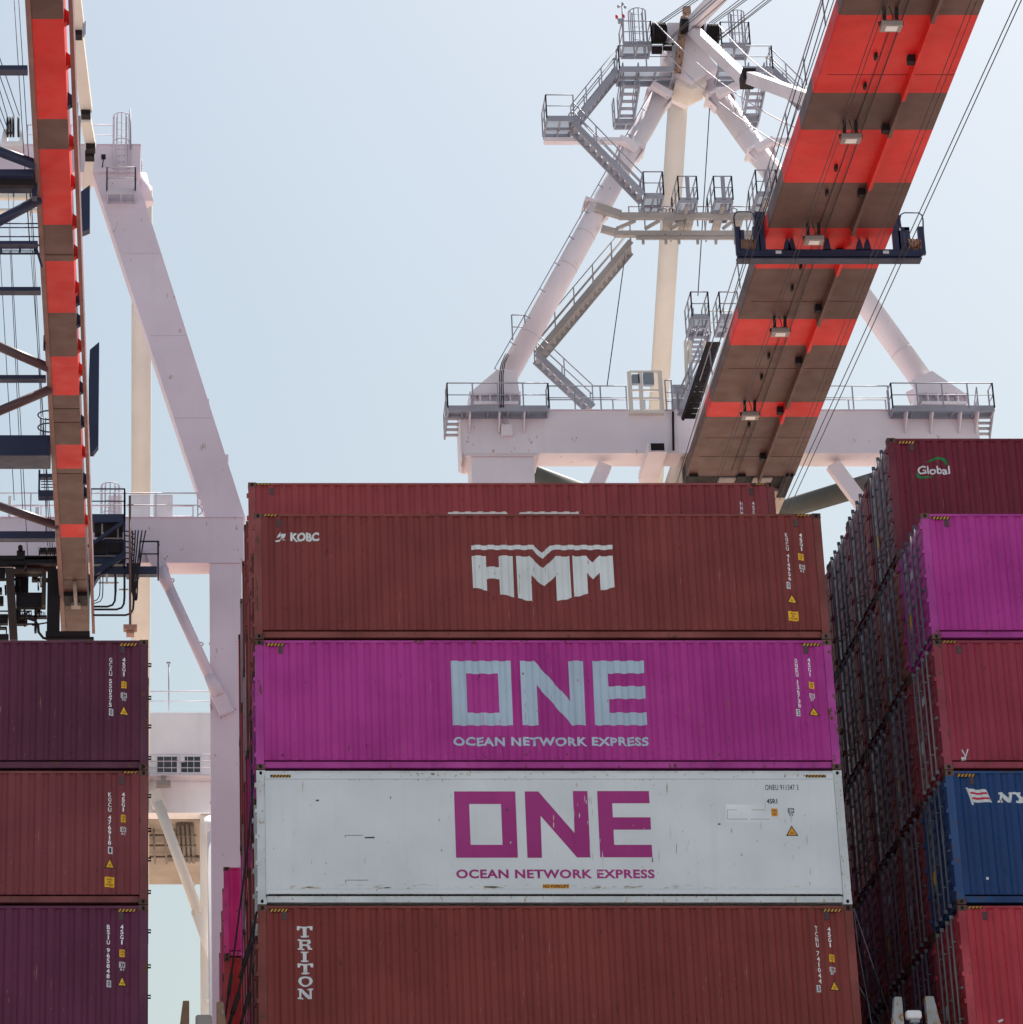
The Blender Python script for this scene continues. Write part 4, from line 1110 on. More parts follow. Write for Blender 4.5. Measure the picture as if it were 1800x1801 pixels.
# hanging fin two thirds across, in the boom's stripes, with its brackets
def fx(Y): return BXL(Y) + (BXR(Y) - BXL(Y)) * 0.655
mb = MB()
for i in range(len(edges) - 1):
    mb.cur = cols[i]; y0, y1 = edges[i], edges[i + 1]
    mb.hexa([(fx(y0) - 0.01, y0, ZB - 0.26), (fx(y0) + 0.05, y0, ZB - 0.26), (fx(y1) + 0.05, y1, ZB - 0.26), (fx(y1) - 0.01, y1, ZB - 0.26), (fx(y0) - 0.01, y0, ZB), (fx(y0) + 0.05, y0, ZB), (fx(y1) + 0.05, y1, ZB), (fx(y1) - 0.01, y1, ZB)])
    mb.hexa([(fx(y0) - 0.01, y0, ZB - 0.30), (fx(y0) + 0.09, y0, ZB - 0.30), (fx(y1) + 0.09, y1, ZB - 0.30), (fx(y1) - 0.01, y1, ZB - 0.30), (fx(y0) - 0.01, y0, ZB - 0.262), (fx(y0) + 0.09, y0, ZB - 0.262), (fx(y1) + 0.09, y1, ZB - 0.262), (fx(y1) - 0.01, y1, ZB - 0.262)])
fin = mb.build("hanger_rail", [M_BROWN, M_RED], boom)
y = YC - 3
while y > 8:
    mb = MB(); mb.box(fx(y) - 0.22, fx(y) - 0.012, y - 0.12, y + 0.12, ZB - 0.24, ZB - 0.002); mb.build("hanger_bracket", M_DARK, fin); y -= 4.1
# lamps, hung on bracket arms
for px_, py_ in ((1568, 45), (1497, 243), (1432, 422), (1373, 584), (1320, 731)):
    c = atz(px_, py_, ZB - 0.55)
    mb = MB(); mb.box(c.x - 0.30, c.x + 0.30, c.y - 0.20, c.y + 0.20, c.z - 0.09, c.z + 0.05)
    mb.hexa([(c.x - 0.30, c.y - .2, c.z + .051), (c.x + .30, c.y - .2, c.z + .051), (c.x + .30, c.y + .2, c.z + .051), (c.x - .30, c.y + .2, c.z + .051), (c.x - .18, c.y - .12, c.z + .13), (c.x + .18, c.y - .12, c.z + .13), (c.x + .18, c.y + .12, c.z + .13), (c.x - .18, c.y + .12, c.z + .13)])
    mb.cur = 1; mb.box(c.x - 0.17, c.x + 0.17, c.y - 0.12, c.y + 0.14, c.z - 0.10, c.z - 0.091)
    mb.cur = 2
    for s in (-0.18, 0.18): mb.bar((c.x + s, c.y + 0.02, c.z + 0.1), (c.x + s, c.y - 0.1, ZB), 0.1, 0.05)
    mb.bar((c.x - 0.34, c.y, c.z + 0.11), (c.x + 0.34, c.y, c.z + 0.11), 0.05, 0.05)
    for s in (-0.34, 0.34): mb.bar((c.x + s, c.y, c.z), (c.x + s, c.y, c.z + 0.13), 0.05, 0.03)
    mb.path([(c.x, c.y, c.z + 0.1), (c.x + 0.05, c.y - 0.1, c.z + 0.25), (c.x - 0.04, c.y - 0.15, ZB)], 0.012, 5)
    mb.build("floodlight", [M_LAMP, M_GLASS, M_DARK], boom)
# cable clips between the lamps
for px_, py_ in ((1541, 100), (1522, 152), (1471, 296), (1455, 340), (1409, 470), (1394, 508), (1353, 627), (1340, 664), (1318, 748)):
    c = atz(px_, py_, ZB - 0.1); mb = MB(); mb.box(c.x - 0.04, c.x + 0.04, c.y - 0.1, c.y + 0.1, ZB - 0.16, ZB - 0.002); mb.build("cable_clip", M_DARK, boom)
def bl_(f, y0, y1, r, dz=0.03): 
    return [(BXL(y0) + (BXR(y0) - BXL(y0)) * f, y0, ZB - dz), (BXL(y1) + (BXR(y1) - BXL(y1)) * f, y1, ZB - dz)]
for f, r, dz in ((0.40, 0.012, 0.03), (0.455, 0.02, 0.10)):
    mb = MB(); mb.path(bl_(f, -6, YC - 1.4, r, dz), r, 6); mb.build("boom_cable", M_ROPE, boom)
for f, dz in ((0.17, 1.2), (0.20, 1.2), (0.78, 1.2), (0.82, 1.2)):
    mb = MB(); mb.path(bl_(f, -6, YC - 1.4, 0.012, dz), 0.012, 6); mb.build("wire_rope", M_ROPE, cr)
# rope pairs beside the boom
def pair(p1, p2, Z):
    return [atz(*p1, Z), atz(*p2, Z)]
for (a, b) in (((1789, 0), (1376, 900)), ((1797, 0), (1386, 900)), ((1448, 0), (1192, 846)), ((1458, 0), (1204, 846))):
    p, q = pair(a, b, ZB - 0.9); d = (p - q); mb = MB(); mb.path([p + d * 0.4, q - d * 0.3], 0.016, 6); mb.build("wire_rope", M_ROPE, cr)
p, q = pair((1467, 0), (1300, 500), ZB - 0.2); mb = MB(); mb.path([p + (p - q) * .5, q + (q - p) * 0.5], 0.014, 6)
mb.build("wire_rope", M_ROPE, cr)
# handrail just beyond the left edge of the boom
mb = MB(); y = 6.0
while y < YC - 6:
    mb.bar((BXL(y) - 0.05, y, ZB + HB), (BXL(y) - 0.08, y, ZB + HB + 1.0), 0.04, 0.04); y += 3.4
mb.tube((BXL(5) - 0.08, 5, ZB + HB + 1), (BXL(46) - 0.08, 46, ZB + HB + 1), 0.022)
mb.build("railing", M_GALV, boom)
# rope carriage slung across the boom
ca = atz(1440, 455, ZB - 0.75)
YK = ca.y
kx0, kx1 = at(1297, 448, YK).x, at(1624, 448, YK).x
zc0, zc1 = at(1440, 457, YK).z, at(1440, 438, YK).z
mb = MB(); mb.box(kx0, kx1, YK, YK + 0.12, (zc0 + zc1) / 2 - 0.02, zc1); mb.box(kx0, kx1 - 0.06, YK - 0.1, YK + 0.3, zc0 + 0.1, zc0 + 0.14); mb.box(kx0, kx1 - 0.06, YK - 0.1, YK + 0.3, zc0, zc0 + 0.04); mb.box(kx0, kx1 - 0.06, YK + 0.02, YK + 0.06, zc0 + 0.04, zc0 + 0.1)
car = mb.build("rope_carriage", M_NAVY, boom, bevel=0.005)
mb = MB()
for (x0, x1, y0, y1) in ((1296, 1302, 398, 446), (1303, 1309, 404, 440), (1327, 1336, 398, 440), (1337, 1343, 374, 440), (1573, 1582, 392, 440), (1619, 1625, 398, 446), (1583, 1590, 405, 438), (1586, 1600, 399, 404), (1595, 1600, 400, 440)):
    mb = MB(); mb.pbox(x0, y0, x1, y1, YK - 0.02, 0.14); mb.build('carriage_upright', M_NAVY, car)
mb = MB(); mb.pbox(1330, 372, 1346, 398, YK + 0.05, 0.2); mb.build("carriage_upright", M_NAVY, car)
mb = MB(); mb.pbox(1575, 378, 1584, 396, YK + 0.05, 0.3)
mb.build("carriage_upright", M_NAVY, car)
for x, h_ in ((1385, 417), (1393, 415), (1455, 414), (1512, 418), (1526, 417)):
    mb = MB(); mb.prism([at(x - 7, 440, YK), at(x + 8, 440, YK), at(x + 3, h_ + 6, YK), at(x, h_, YK), at(x - 4, h_ + 8, YK)], (0, 0.1, 0)); mb.build("carriage_bracket", M_NAVY, car)
for x0, x1 in ((1304, 1328), (1599, 1619)):
    a, b = at(x0, 429, YK), at(x1, 429, YK); mb = MB(); mb.tube((a.x, YK + 0.1, a.z), (b.x, YK + 0.1, a.z), 0.2, 18)
    for i in range(5):
        x = a.x + (b.x - a.x) * i / 4; mb.tube((x - 0.015, YK + 0.1, a.z), (x + 0.015, YK + 0.1, a.z), 0.23, 18)
    mb.build("roller", M_RUST, car)
for x0, x1, y0 in ((1291, 1328, 372), (1583, 1624, 374)):
    zz = at(x0, 440, YK).z
    A_, B_ = at(x0, y0 + 8, YK), at(x1, y0 + 8, YK)
    pts = [at(x0 + 4, 410, YK), at(x0, y0 + 12, YK), at(x0 + 2, y0 + 3, YK), at(x0 + 8, y0, YK), at(x1 - 8, y0, YK), at(x1 - 2, y0 + 4, YK), at(x1, y0 + 12, YK), at(x1 + 1, 420, YK)]
    mb = MB(); mb.path(pts, 0.025, 6); mb.build("guard_hoop", M_NAVY, car)
for x0 in (1365, 1554):
    mb = MB(); mb.pbox(x0, 440.5, x0 + 10, 446, YK - 0.006, 0.005); mb.build("name_plate", M_WHITE, car)
# stays
mb = MB(); a, b = at(1216, 50, YC - 0.9), at(1312, 142, YC - 8.5); mb.bar(a, b, 0.36, 0.44); st = mb.build("fore_stay", M_CRANE, cr, bevel=0.02)
mb = MB(); c = Vector((19.9, 26.6, ZB + 1.6)); mb.bar(b + Vector((0.1, -0.4, -0.1)), c, 0.34, 0.46); mb.build("fore_stay", M_CRANE, cr, bevel=0.02)
mb = MB(); mb.box(b.x - 0.2, b.x + 0.3, b.y - 0.6, b.y + 0.2, b.z - 0.25, b.z + 0.2); mb.build("stay_pin", M_DARK, cr)
mb = MB(); mb.bar(at(1218, 42, YC - 0.9), (19.9, 6.0, ZB + 2.0), 0.42, 0.55); mb.build("fore_stay", M_CRANE, cr, bevel=0.02)
mb = MB(); c = at(1217, 46, YC - 1.0); mb.tube(c - Vector((0.45, 0, 0)), c + Vector((0.45, 0, 0)), 0.32, 16); mb.build("stay_pin", M_DARK, head)
for (x, y), (x2, y2) in (((1159, 39), (1215, 0)), ((1163, 39), (1221, 0)), ((1168, 40), (1227, 0)), ((1170, 74), (1252, 0)), ((1173, 74), (1260, 0)), ((1180, 82), (1278, -2)), ((1248, 40), (1300, 0)), ((1252, 40), (1308, 0)), ((1256, 41), (1313, 0)), ((1262, 66), (1345, 0)), ((1264, 70), (1352, 0)), ((1262, 73), (1354, 2))):
    p = at(x, y, YC - 1.3); q = at(x2, y2, YC - 12); mb = MB(); mb.path([p, p + (q - p) * 3.4], 0.018, 6); mb.build("wire_rope", M_ROPE, cr)
for (x, y), (x2, y2) in (((1152, 38), (1400, 225)), ((1168, 90), (1440, 290)), ((1265, 44), (1425, 165))):
    mb = MB(); mb.path(sag(at(x, y, YC - 1.6), at(x2, y2, YC - 15), 0.5), 0.022, 6); mb.build("wire_rope", M_WRAIL, cr)
for (x, y), (x2, y2) in (((1249, 182), (1228, 520)), ((1101, 440), (1068, 680))):
    mb = MB(); mb.path([at(x, y, YC + 0.8), at(x2, y2, YC + 0.4)], 0.02, 6); mb.build("wire_rope", M_ROPE, cr)
# collars and arms on the A-frame legs
def collar(px_, py_, dxp, dyp, leg):
    c = at(px_, py_, YC + 0.6); d = (at(px_ + dxp, py_ + dyp, YC + 0.6) - c).normalized()
    n_ = Vector((d.z, 0, -d.x))
    mb = MB(); mb.bar(c - n_ * 0.55, c + n_ * 0.55, 1.0, 0.12, up=d); mb.bar(c - n_ * 0.54 - d * 0.06, c - n_ * 0.44 - d * 0.6, 0.5, 0.04, up=n_); mb.bar(c + n_ * 0.44 - d * 0.6, c + n_ * 0.54 - d * 0.06, 0.5, 0.04, up=n_)
    mb.build("collar", M_BOUNCE_CREAM if False else M_CRANE, leg)
for p in ((1160, 168), (1111, 258), (1050, 366)): collar(*p, 0.48, -1, legL)
for p in ((1262, 167), (1334, 262)): collar(*p, -0.72, -1, legR)
mb = MB(); mb.pbox(958, 241, 1100, 248, YC - 0.4, 0.3); mb.bar(at(1092, 245, YC - .3), at(1122, 262, YC - .1), 0.3, 0.25); mb.build("support_arm", M_CRANE, cr)
mb = MB(); mb.bar(at(1146, 148, YC - .3), at(1180, 168, YC - .1), 0.3, 0.25); mb.build("support_arm", M_CRANE, cr)
mb = MB(); mb.bar(at(1300, 148, YC - .3), at(1262, 168, YC - .1), 0.3, 0.25); mb.build("support_arm", M_CRANE, cr)
mb = MB(); mb.bar(at(1362, 246, YC - .3), at(1330, 262, YC - .1), 0.3, 0.25); mb.pbox(1360, 242, 1395, 251, YC - 0.4, 0.3)
mb.build("support_arm", M_CRANE, cr)
# middle catwalk
mb = MB(); mb.pbox(1090, 373, 1390, 383, YC - 0.1, 0.2); mb.pbox(1082, 405, 1390, 413, YC + 0.2, 0.25); mb.pbox(1120, 416, 1390, 420, YC + 0.25, 0.1)
for x0, x1 in ((1166, 1182), (1204, 1216), (1252, 1268), (1290, 1303), (1330, 1345)):
    a, b = at((x0 + x1) / 2 + 4, 384, YC - 0.1), at((x0 + x1) / 2 - 2, 408, YC + 1.0); mb.bar(a, b, 0.3, 0.2)
for x0, x1 in ((1085, 1118), (1135, 1160), (1205, 1180), (1272, 1290)):
    mb.bar(at(x0, 402 if x0 < x1 else 388, YC + 0.2), at(x1, 388 if x0 < x1 else 402, YC + 0.2), 0.12, 0.12)
for x in (1130, 1170, 1193, 1226, 1258, 1292, 1330): mb.pbox(x, 420, x + 4, 428, YC + 0.3, 0.1)
mb.bar(at(1048, 364, YC), at(1092, 378, YC), 0.3, 0.28, up=(0, 1, 0)); mb.bar(at(1058, 402, YC + .3), at(1084, 409, YC + .3), 0.26, 0.22, up=(0, 1, 0))
cat = mb.build("catwalk_beam", M_CATW, cr)
for xa, xb in ((1168, 1196), (1228, 1256), (1290, 1330), (1108, 1135)):
    mb = MB(); rail(mb, [at(xa, 398, YC + 1.3), at(xb, 398, YC + 1.3)], 0.9); mb.build("railing", M_GALV, cat)
mb = MB()
for x in (1168, 1182, 1292):
    c = at(x, 370, YC - 0.05); mb.path([(c.x + 0.11 * math.cos(t), c.y, c.z + 0.11 * math.sin(t)) for t in [2 * math.pi * k / 14 for k in range(15)]], 0.03, 6)
mb.build("lifting_eye", M_GALV, cat)
# platforms
platform(cr, 1134, 1168, 343, YC - 1.0, 1.6, 'flr')
for x0, x1, y in ((1195, 1228, 351), (1258, 1290, 351), (1332, 1368, 340)):
    p = platform(cr, x0, x1, y, YC - 1.0, 1.7, 'flr')
    a = at((x0 + x1) / 2, y, YC - 1.0); mb = MB(); mb.bar(a, a + Vector((0, 0, 1.05)), 0.16, 0.03); mb.bar(a + Vector((0, 0, 0)), a + Vector((0, 0, 0.5)), 0.12, 0.1); mb.build("sign_post", M_GALV, p)
    mb = MB(); q = Vector((a.x, YC + 0.7, a.z)); rail(mb, [at(x0, y, YC - 1) + Vector((0, 1.7, 0)), at(x0, y, YC - 1) + Vector((0, 2.6, -0.5))], 1.0); mb.build("railing", M_GALV, p)
    mb = MB(); mb.bar(a + Vector((0, 0.3, -0.1)), a + Vector((-0.05, 2.2, -0.2)), 0.16, 0.12); mb.build("floor_beam", M_CATW, p)
platform(cr, 962, 1010, 207, YC - 1.6, 1.5, 'fl')
platform(cr, 1090, 1186, 120, YC - 1.2, 1.2, 'fl')
platform(cr, 1264, 1360, 120, YC - 1.2, 1.2, 'fr')
platform(cr, 1097, 1147, 76, YC - 0.8, 1.0, 'flr')
platform(cr, 1270, 1320, 78, YC - 0.8, 1.0, 'flr')
cage(cr, 1122, 15, 74, YC - 1.0, 0.35); cage(cr, 1297, 18, 76, YC - 1.0, 0.32)
stair(cr, at(1006, 222, YC - 1.0), at(1086, 122, YC - 0.9), (0, 0.7, 0))
stair(cr, at(1010, 216, YC - 1.5), at(1132, 342, YC - 1.2), (0, 0.7, 0))
stair(cr, at(1110, 424, YC + 1.6), at(944, 622, YC + 1.6), (0.1, 0.8, -0.1), rails=2, mat=paint("stair_grey", (0.27, 0.26, 0.26), 0.6))
stair(cr, at(944, 622, YC + 1.2), at(1044, 715, YC + 1.2), (0, 0.7, 0))
stair(cr, at(1098, 146, YC - 0.8), at(1088, 210, YC + 0.6), (0.62, 0, 0), n=5)
stair(cr, at(1320, 146, YC - 0.8), at(1308, 208, YC + 0.6), (0.62, 0, 0), n=5)
stair(cr, at(1356, 118, YC - 0.6), at(1414, 176, YC - 0.6), (0, 0.7, 0))
platform(cr, 1082, 1122, 212, YC + 0.6, 0.5, 'l'); platform(cr, 1303, 1336, 208, YC + 0.6, 0.5, 'r')
# weather mast with anemometer and red lamps
a, b = at(1097, 76, YC - 1.0), at(1095, 8, YC - 1.0)
mb = MB(); mb.tube(a, b, 0.04); mb.bar(at(1086, 33, YC - 1), at(1098, 35, YC - 1), 0.05, 0.05)
for x, y in ((1088, 11), (1100, 12), (1095.5, 6)):
    c = at(x, y, YC - 1); mb.tube(c - Vector((0, 0, .05)), c + Vector((0, 0, .05)), 0.05)
mb.bar(at(1088, 11, YC - 1), at(1100, 12, YC - 1), 0.02, 0.02); mb.pbox(1088, 32, 1095, 39, YC - 1.05, 0.12)
mast = mb.build("weather_mast", M_GALV, cr)
for x, y in ((1085, 29), (1097, 28)):
    c = at(x, y, YC - 1); mb = MB(); mb.tube(c - Vector((0, 0, .07)), c + Vector((0, 0, .07)), 0.055, 10); mb.build("red_lamp", M_RED, mast)
# beam-top platforms, rails, boxes
platform(cr, 788, 966, 717, YC - 0.75, 0.7, 'flr')
platform(cr, 1571, 1750, 717, YC - 0.75, 0.7, 'flr')
mb = MB()
for x in (826, 878, 922, 1595, 1640, 1690, 1720): a = at(x, 718, YC - .7); mb.prism([a, a + Vector((0, 0.68, 0)), a + Vector((0, 0.68, -0.75)), a + Vector((0, 0.6, -0.75)), a + Vector((0, 0, -0.2))], (0.05, 0, 0))
mb.build("platform_bracket", M_CRANE, cr)
stair(cr, at(788, 722, YC - 0.3), at(782, 770, YC + 1.0), (0.55, 0, 0), n=5, rails=1)
stair(cr, at(1722, 720, YC - 0.3), at(1716, 768, YC + 1.0), (0.55, 0, 0), n=5, rails=1)
mb = MB(); z = BZ1 + 0.03
rail(mb, [(at(967, 720, YC).x, YC + 0.06, z), (at(1104, 720, YC).x, YC + 0.06, z)], 1.05, step=1.2); mb.build("railing", M_GALV, cr)
mb = MB(); rail(mb, [(at(967, 720, YC + 1.2).x, YC + 1.2, z), (at(1200, 720, YC).x, YC + 1.2, z)], 1.0, step=1.4); mb.build("railing", M_GALV, cr)
mb = MB(); rail(mb, [(at(1440, 720, YC).x, YC + 0.06, z), (at(1566, 720, YC).x, YC + 0.06, z)], 1.05, step=1.3); rail(mb, [(at(1440, 720, YC).x, YC + 1.2, z), (at(1572, 720, YC).x, YC + 1.2, z)], 1.0, step=1.4); mb.build("railing", M_GALV, cr)
mb = MB()
for x in (1109, 1128, 1163):
    mb.pbox(x - 1.5, 653, x + 1.5, 724, YC - 0.2, 0.08)
for y in (653, 686, 700, 722): mb.pbox(1108, y - 1.5, 1164, y + 1.5, YC - 0.22, 0.06)
mb.pbox(1108, 722, 1168, 726, YC - 0.25, 0.25)
fr_ = mb.build("panel_frame", M_BOUNCE_CREAM, cr)
mb = MB(); mb.pbox(1133, 655, 1150, 676, YC - 0.26, 0.2); mb.pbox(1113, 658, 1125, 674, YC - 0.2, 0.2); mb.build("control_panel", flat("panel_grey", (0.20, 0.24, 0.28), 0.5), fr_)
mb = MB(); mb.pbox(1184, 676, 1215, 694, YC + 0.3, 0.3); mb.pbox(1184, 700, 1212, 720, YC + 0.4, 0.4); mb.build("motor_box", M_GALV, cr, bevel=0.02)
mb = MB(); rail(mb, [at(1173, 722, YC - .2), at(1184, 722, YC - .2)], 1.3, mids=(0.3, 0.6)); rail(mb, [at(1193, 722, YC - .3), at(1213, 730, YC - 1.0)], 1.05); mb.build("railing", M_GALV, cr)
mb = MB(); mb.tube(at(1184, 724, YC - 0.1), at(1185, 792, YC - 0.1), 0.045); mb.build("drain_pipe", M_DARK, cr)
# stair tower beside the boom foot
platform(cr, 1218, 1248, 556, YC - 1.6, 1.6, 'flr'); platform(cr, 1268, 1300, 556, YC - 1.6, 1.6, 'fl')
stair(cr, at(1222, 580, YC - 0.2), at(1208, 640, YC + 0.8), (0.62, 0, 0), n=7)
stair(cr, at(1236, 640, YC - 1.2), at(1200, 720, YC - 1.1), (0.0, 0.6, 0), n=8)
mb = MB()
for x in (1206, 1214, 1240): mb.bar(at(x, 600, YC), at(x + 4, 724, YC), 0.12, 0.12)
rail(mb, [at(1248, 588, YC - 0.5), at(1290, 588, YC - 0.5)], 1.0)
mb.build("tower_frame", M_BOUNCE_CREAM, cr)
# ribbed dark cable screen
mb = MB(); N_ = 14
A0, A1 = at(1246, 603, YC - 4.5), at(1201, 738, YC - 2.0)
wv = at(1268, 603, YC - 4.5) - A0
for i in range(N_):
    p, q = A0 + (A1 - A0) * (i / N_), A0 + (A1 - A0) * ((i + 0.86) / N_)
    mb.hexa([p, p + wv, q + wv, q, p + Vector((0, .1, .1)), p + wv + Vector((0, .1, .1)), q + wv + Vector((0, .1, .1)), q + Vector((0, .1, .1))])
mb.bar(A0, A1, 0.08, 0.16); mb.build("cable_screen", M_DARK, cr)
# thin pipe up the left leg
mb = MB(); a, b = at(877, 652, YC + 0.2), at(1160, 150, YC + 0.2); off = Vector((-0.15, 0, 0.1)); mb.tube(a + off, b + off, 0.022, 6)
for i in range(12): c = a + (b - a) * (i / 11); mb.bar(c + off, c + Vector((0.2, 0.1, -0.1)), 0.03, 0.03)
mb.build("hand_pipe", M_GALV, legL)
mb = MB(); a = at(902, 590, YC + 0.4); rail(mb, [at(902, 598, YC + .4), at(925, 598, YC + .4)], 1.1); mb.build("railing", M_GALV, legL)
mb = MB()
for i in range(3): mb.path([at(880 + 3 * i, 716, YC - 0.8), at(879 + 3 * i, 660, YC - 0.3), at(882 + 3 * i, 640, YC), at(890 + 3 * i, 622, YC + 0.1)], 0.022, 5)
mb.build("conduit", M_ROPE, legL)

# ------------------------------------------------------------------ the crane on the left
M_RSTM = paint("beam_rust", (0.46, 0.27, 0.20), 0.8, streak=0.2)
rust_marks(beam, ((934, 778, 5), (824, 776, 4), (1010, 776, 6), (1120, 795, 4), (900, 795, 3), (1500, 776, 3), (1650, 770, 4)), YC, M_RSTM)
cl = thing("gantry_crane", "pale lavender gantry crane with box-section legs and narrow red striped boom girder, left edge", "crane", (-4, YC, 3.2), G)
PZ1_, PZ0_ = at(100, 911, YC).z, at(100, 989, YC).z
xr = at(429, 950, YC).x
mb = MB(); mb.box(-11.0, xr, YC, YC + 1.1, PZ0_, PZ1_); mb.box(-11.0, xr + 0.05, YC - 0.05, YC + 1.15, PZ1_, PZ1_ + 0.03); mb.box(-11, xr + 0.03, YC - 0.03, YC + 1.13, PZ0_ - 0.03, PZ0_)
for px_ in (318, 413): c = at(px_, 966, YC); mb.tube((c.x, YC - 0.03, c.z), (c.x, YC, c.z), 0.045, 10)
beam = mb.build("portal_beam", M_CRANE_L, cl, bevel=0.008)
x0, x1 = at(369, 1000, YC).x, at(425, 1000, YC).x
mb = MB(); mb.box(x0, x1, YC + 0.03, YC + 1.05, 3.2, PZ0_ - 0.033); lg = mb.build("leg", M_CRANE_L, cl, bevel=0.01)
mb = MB()
for y in (1130, 1190, 1330, 1410): c = at(369, y, YC); mb.box(x0 - 0.04, x0, YC + 0.2, YC + 0.3, c.z, c.z + 0.08)
mb.build("lug", M_CRANE_L, lg)
mb = MB(); mb.box(2 * -4.6 - x1, 2 * -4.6 - x0, YC + 0.03, YC + 1.05, 3.2, PZ0_ - 0.033); mb.build("leg", M_CRANE_L, cl)
# sloping upper leg
def slope_leg(pts, depth, name, mat, parent, Y=YC):
    P_ = [at(x, y, Y) for x, y in pts]; mb = MB(); mb.prism(P_, (0, depth, 0)); return mb.build(name, mat, parent, bevel=0.01)
slope_leg([(162, 300), (238, 300), (432, 911), (364, 911)], 0.95, "upper_leg", M_CRANE_L, cl, YC + 0.1)
ul = [o for o in cl.children if o.name.startswith("upper_leg")][0]
for x, y in ((284, 472), (341, 645), (365, 708), (399, 806)):
    c = at(x, y, YC + 0.2); mb = MB(); mb.box(c.x - 0.08, c.x + 0.06, YC + 0.15, YC + 0.6, c.z - 0.2, c.z + 0.15); mb.build("splice_lug", M_CRANE_L, ul)
for (xa, ya), (xb, yb2) in (((211, 445), (283, 425)), ((262, 590), (329, 588)), ((303, 735), (374, 730))):
    mb = MB(); p, q = at(xa + 3, ya, YC + 0.095), at(xb - 3, ya, YC + 0.095); mb.bar(p, q, 0.006, 0.02); mb.build("weld_seam", M_WELD, ul)
rust_marks(lg, ((372, 1246, 8), (392, 1262, 5), (410, 1254, 3), (378, 1330, 2), (415, 1130, 2)), YC + 0.03, M_RSTM)
rust_marks(beam, ((418, 966, 2), (320, 966, 2), (280, 960, 4), (428, 988, 5), (290, 985, 4)), YC, M_RSTM)
# top beam
zt1, zt0 = at(200, 256, YC).z, at(200, 303, YC).z
mb = MB(); mb.box(-11, at(247, 280, YC).x, YC - 0.05, YC + 1.2, zt0, zt1); mb.box(-11, at(248, 280, YC).x, YC - 0.1, YC + 1.25, zt1, zt1 + 0.03); tb = mb.build("top_beam", M_CRANE_L, cl, bevel=0.01)
# rear column
a = at(252, 325, YC + 1.6); b = at(249, 1125, YC + 21)
top = at(250, 330, YC + 1.7); low = at(247.5, 1130, 73.0)
mb = MB(); mb.tube(top, top + (low - top) * 1.7, 0.42, 28); mb.build("rear_leg", M_BOUNCE_CREAM, cl)
mb = MB(); mb.tube(at(243, 310, YC + 1.2), at(255, 360, YC + 1.3), 0.36, 24); mb.build("leg_cap", M_CRANE_L, cl)
# diagonal brace with flattened ends
mb = MB(); A, B = at(283, 1002, YC - 0.1), at(385, 1225, YC - 0.1)
d = (B - A).normalized()
mb.tube(A, B, 0.20, 20); mb.tube(A, A + d * 0.9, 0.26, 20, 0.20); mb.tube(B - d * 0.9, B, 0.20, 20, 0.27)
mb.bar(A - d * 0.9, A + d * 0.15, 0.55, 0.25, up=(0, 1, 0)); mb.bar(B - d * 0.1, B + d * 0.75, 0.55, 0.25, up=(0, 1, 0))
br = mb.build("diagonal_brace", M_CRANE_L, cl)
mb = MB()
for px_, py_ in ((303, 1021), (354, 1133)):
    c = at(px_, py_, YC - 0.1); mb.path([(c.x + 0.07 * math.cos(t), c.y, c.z + 0.07 * math.sin(t)) for t in [2 * math.pi * k / 12 for k in range(13)]], 0.028, 6)
mb.build("lifting_eye", M_CRANE_L, br)
# lower house between the landside legs
YH = 80.0
hz = [at(270, y, YH).z for y in (1253, 1332, 1358, 1430)]
hx0, hx1 = -10.0, at(372, 1300, YH).x + 0.2
mb = MB(); mb.box(hx0, hx1, YH, YH + 11.0, hz[3], hz[0]); house = mb.build("machinery_house", M_HOUSE, cl, bevel=0.02)
zu = hz[3] - 0.03
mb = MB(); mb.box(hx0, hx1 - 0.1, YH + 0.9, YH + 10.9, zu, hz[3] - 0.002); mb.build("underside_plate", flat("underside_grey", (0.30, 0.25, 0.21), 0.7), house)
mb = MB()
for x0, x1 in ((276, 312), (318, 353)): mb.pbox(x0, 1331, x1, 1358, YH - 0.03, 0.03)
win = mb.build("window", flat("window_dark", (0.05, 0.06, 0.07), 0.12), house)
mb = MB()
for x in (276, 312, 318, 353): mb.pbox(x - 0.7, 1330, x + 0.7, 1359, YH - 0.06, 0.05)
for y in (1330, 1359): mb.pbox(275, y - 0.7, 354, y + 0.7, YH - 0.06, 0.05)
for x in (288, 302, 330, 341): mb.pbox(x - 0.4, 1331, x + 0.4, 1358, YH - 0.05, 0.03)
mb.build("window_frame", M_HOUSE, win)
mb = MB(); mb.pbox(314, 1330, 325, 1340, YH - 0.2, 0.12); mb.build("intercom_box", M_HOUSE, house)
mb = MB(); rail(mb, [at(262, 1362, YH - 0.8), at(372, 1362, YH - 0.8)], 0.95, mids=(0.33, 0.66), step=1.3); rl_ = mb.build("railing", M_WRAIL, house)
mb = MB(); a, b = at(262, 1362, YH - 0.9), at(372, 1362, YH - 0.9); mb.box(a.x, b.x, YH - 0.9, YH - 0.02, a.z - 0.06, a.z); mb.build("walkway", M_WRAIL, house)
mb = MB(); rail(mb, [at(262, 1252, YH + .1), at(372, 1252, YH + .1)], 1.0, step=2.0); mb.build("railing", M_WRAIL, house)
mb = MB(); mb.tube(at(297, 1252, YH + .5), at(297, 1168, YH + .5), 0.03); mb.pbox(293, 1164, 300, 1167, YH + .4, 0.2); mb.build("antenna", M_GALV, house)
mb = MB(); mb.pbox(275, 1372, 300, 1381, YH - 1.0, 0.4); mb.pbox(283, 1364, 292, 1372, YH - 0.9, 0.2); c = at(288, 1372, YH - 1); mb.build("floodlight", M_LAMP, house)
mb = MB()
